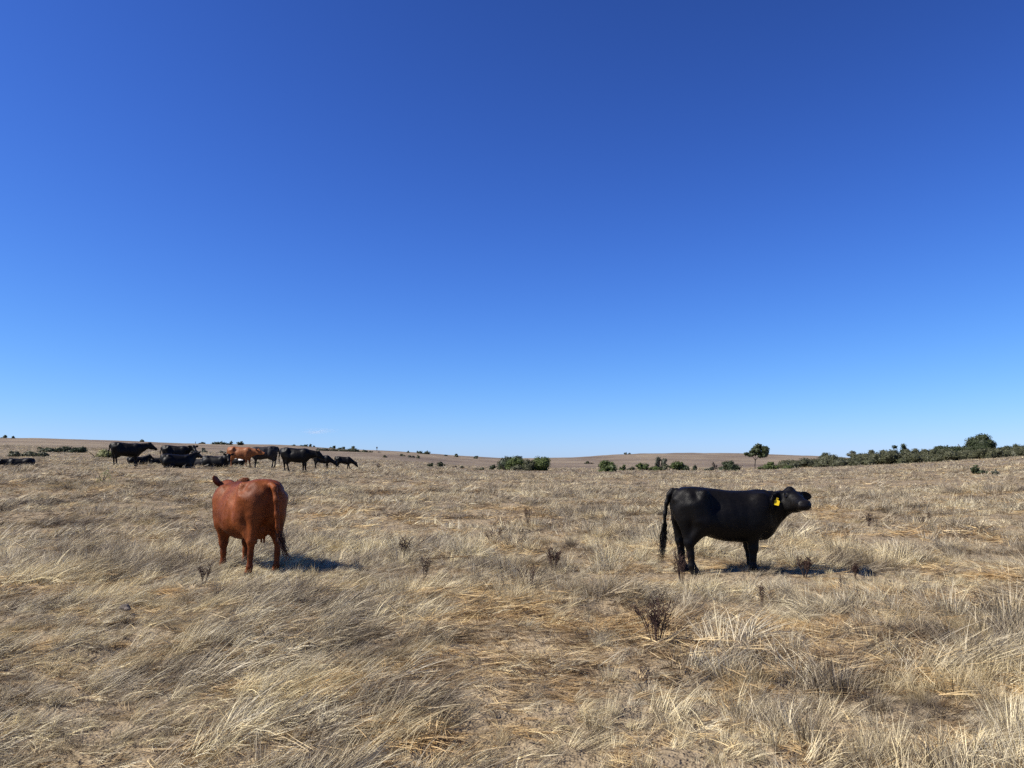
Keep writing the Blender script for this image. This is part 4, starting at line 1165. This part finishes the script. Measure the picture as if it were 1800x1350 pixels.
# ------------------------------------------------------------------ dead dark weeds in the field
def weed(u, v, hpx, wpx, label, seed, dense=1.0, bare=False):
    depth = 1.65 * 1360 / (v - 815.0) if v > 830 else 60
    for _ in range(4):
        x = (u - 900) / 1360 * depth; depth = (CAM_H - hz(x, depth)) * 1360 / (v - 815.0)
    s = depth / 1360; H, Wd = hpx * s, wpx * s
    r = random.Random(seed)
    root = empty('dead_weed', (x, depth, hz(x, depth) - .01), r.random() * 6.28); tag(root, label, 'weed')
    segs = []; tips = []
    for i in range(int(6 * dense) + 3):
        a = r.random() * 6.28; b = r.uniform(.1, .5); hh = H * r.uniform(.65, 1.0)
        base = Vector((math.cos(a) * .06 * Wd, math.sin(a) * .06 * Wd, 0)); top = Vector((math.cos(a) * Wd * b, math.sin(a) * Wd * b, hh))
        mid = base.lerp(top, .5) + Vector((0, 0, hh * .08))
        segs.append(([base, mid, top], [.0045, .0035, .002]))
        for j in range(r.randint(8, 13)):
            t = r.uniform(.42, 1.0); q = mid.lerp(top, (t - .5) * 2) if t > .5 else base.lerp(mid, t * 2)
            a2 = r.random() * 6.28; L = H * r.uniform(.08, .22)
            e = q + Vector((math.cos(a2) * L * .75, math.sin(a2) * L * .75, L * r.uniform(.3, .9)))
            segs.append(([q, q.lerp(e, .5) + Vector((0, 0, -.01)), e], [.003, .0025, .0015])); tips.append((q, e))
    obj('stem', tubes('stem', segs, 4), M_weed, root)
    if not bare:
        V = []; F = []
        for q, e in tips:
            for k in range(int(4 * dense) + 2):
                p = q.lerp(e, r.uniform(.55, 1.05)) + Vector((r.gauss(0, .008), r.gauss(0, .008), r.gauss(0, .008))); z = r.uniform(.004, .010)
                d = [Vector((r.gauss(0, 1), r.gauss(0, 1), r.gauss(0, 1))).normalized() * z for _ in range(4)]
                b0 = len(V); V += [tuple(p + w_) for w_ in d]; F += [(b0, b0 + 1, b0 + 2), (b0, b0 + 2, b0 + 3), (b0, b0 + 3, b0 + 1), (b0 + 1, b0 + 3, b0 + 2)]
        sh_ = obj('seed_head', mesh_from('seed_head', np.array(V), np.array(F), smooth=False), M_seed, root); sh_['kind'] = 'stuff'
for i, (u, v, h, w, lab, de, ba) in enumerate([
        (1147, 1132, 92, 78, 'large dark dead weed with spreading seed heads, nearest in the foreground', 1.7, False),
        (972, 1003, 46, 38, 'bushy dark dead weed in the middle of the field', 1.5, False),
        (715, 988, 48, 24, 'upright dark dead weed to the right of the brown cow shadow', 1.3, False),
        (747, 1018, 46, 20, 'thin dead weed in front of the upright dark one', .6, False),
        (866, 962, 40, 34, 'loose dark dead weed behind the bushy middle one', .8, False),
        (930, 1036, 50, 50, 'bare spreading weed in front of the bushy middle one', .5, True),
        (928, 922, 32, 16, 'small dark dead weed far back in the middle of the field', .9, False),
        (1196, 1030, 74, 30, 'reddish dead weed in front of the black heifer hind legs', 1.1, False),
        (1410, 1012, 38, 30, 'dark dead weed standing at the end of the heifer body shadow', 1.5, False),
        (1495, 1016, 30, 10, 'narrow dark weed standing in the heifer head shadow', 1.2, False),
        (1331, 1060, 46, 14, 'thin single weed below the heifer front legs', .3, False),
        (1528, 926, 26, 16, 'dark dead weed right of the heifer muzzle in the field', 1.1, False),
        (1624, 926, 22, 14, 'small dark weed, left one of two at right behind the heifer', .8, False),
        (1657, 920, 22, 10, 'small dark weed, right one of two at right behind the heifer', .7, False),
        (1502, 962, 18, 18, 'low scraggly weed to the right of the heifer', .7, True),
        (362, 1026, 42, 24, 'grey dead weed left of the brown cow forelegs', .7, False),
        (1470, 1038, 36, 34, 'bare twiggy weed below the heifer head shadow', .5, True),
        (682, 826, 11, 8, 'far dark weed clump at the foot of the centre slope', 1.5, False)]):
    weed(u, v, h, w, lab, 500 + i, de, ba)
# fresh green weed in the field at left
shrub('green_weed', 180, 35, 34, 26, L_weed, 'fluffy green weed growing in the dry grass at left', 91, cat='weed', n=12, dens=.15, leaf=.035, jitter=1.2, core=False)
# dried dung
def dung(u, v, wpx, label, seed):
    depth = (CAM_H) * 1360 / (v - 815.0); x = (u - 900) / 1360 * depth; s = depth / 1360; r_ = np.random.default_rng(seed); w = wpx * s
    S = SDF((-.3, -.3, -.05), (.3, .3, .2), .012)
    for i in range(9):
        S.ell((r_.normal(0, w * .22), r_.normal(0, w * .18), r_.uniform(.02, .05)), (w * r_.uniform(.10, .20), w * r_.uniform(.10, .18), r_.uniform(.012, .028)), .008)
    V_, Q_ = S.mesh()
    V_ = V_ + .008 * (np.stack([fbm(V_[:, 1] * 30, V_[:, 2] * 30, 1), fbm(V_[:, 0] * 30, V_[:, 2] * 30, 2), fbm(V_[:, 0] * 30, V_[:, 1] * 30, 3)], 1) - .5)
    o = obj('dried_dung', mesh_from('dried_dung', V_, Q_), M_dung)
    o.location = (x, depth, hz(x, depth) + .03); tag(o, label, 'dung')
dung(232, 1098, 30, 'grey crumbly lump of dried dung lying in the trampled grass at left', 4)

# ------------------------------------------------------------------ wisp of cloud
def cloud():
    w = N('thin_cloud')
    tc = w.n('ShaderNodeTexCoord').outputs['Object']
    mp = w.n('ShaderNodeMapping'); mp.inputs['Scale'].default_value = (1.6, 1, 3.2); w.l(tc, mp.inputs['Vector'])
    f = w.noise(mp.outputs[0], 0.9, 2, 0.5, .4)
    ln = w.n('ShaderNodeVectorMath', operation='LENGTH'); w.l(tc, ln.inputs[0])
    edge = w.math('SUBTRACT', 1.0, ln.outputs['Value'], True)
    d = w.math('MULTIPLY', w.math('MULTIPLY', edge, w.ramp(f, [(0.42, (0, 0, 0)), (0.7, (1, 1, 1))])), 0.007)
    vs = w.n('ShaderNodeVolumePrincipled'); vs.inputs['Color'].default_value = (.95, .96, 1, 1); vs.inputs['Anisotropy'].default_value = .2
    w.l(d, vs.inputs['Density']); w.l(vs.outputs[0], w.out.inputs['Volume'])
    V = []; F = []; seg = 10; m = 20
    for i in range(seg + 1):
        for j in range(m):
            th = math.pi * i / seg; ph = 2 * math.pi * j / m; V.append((math.sin(th) * math.cos(ph), math.sin(th) * math.sin(ph), math.cos(th)))
    for i in range(seg):
        for j in range(m): F.append((i * m + j, (i + 1) * m + j, (i + 1) * m + (j + 1) % m, i * m + (j + 1) % m))
    o = obj('cloud', mesh_from('cloud', np.array(V), np.array(F)), w.m)
    D = 9000.0; a = az_of(560)
    o.location = (D * math.sin(a), D * math.cos(a), CAM_H + D * (815 - 758) / math.hypot(1360, 340))
    o.rotation_euler = (0, R(-2), -a); o.scale = (230, 120, 42)
    tag(o, 'small thin white wisp of cloud low above the left hills', 'cloud')
cloud()
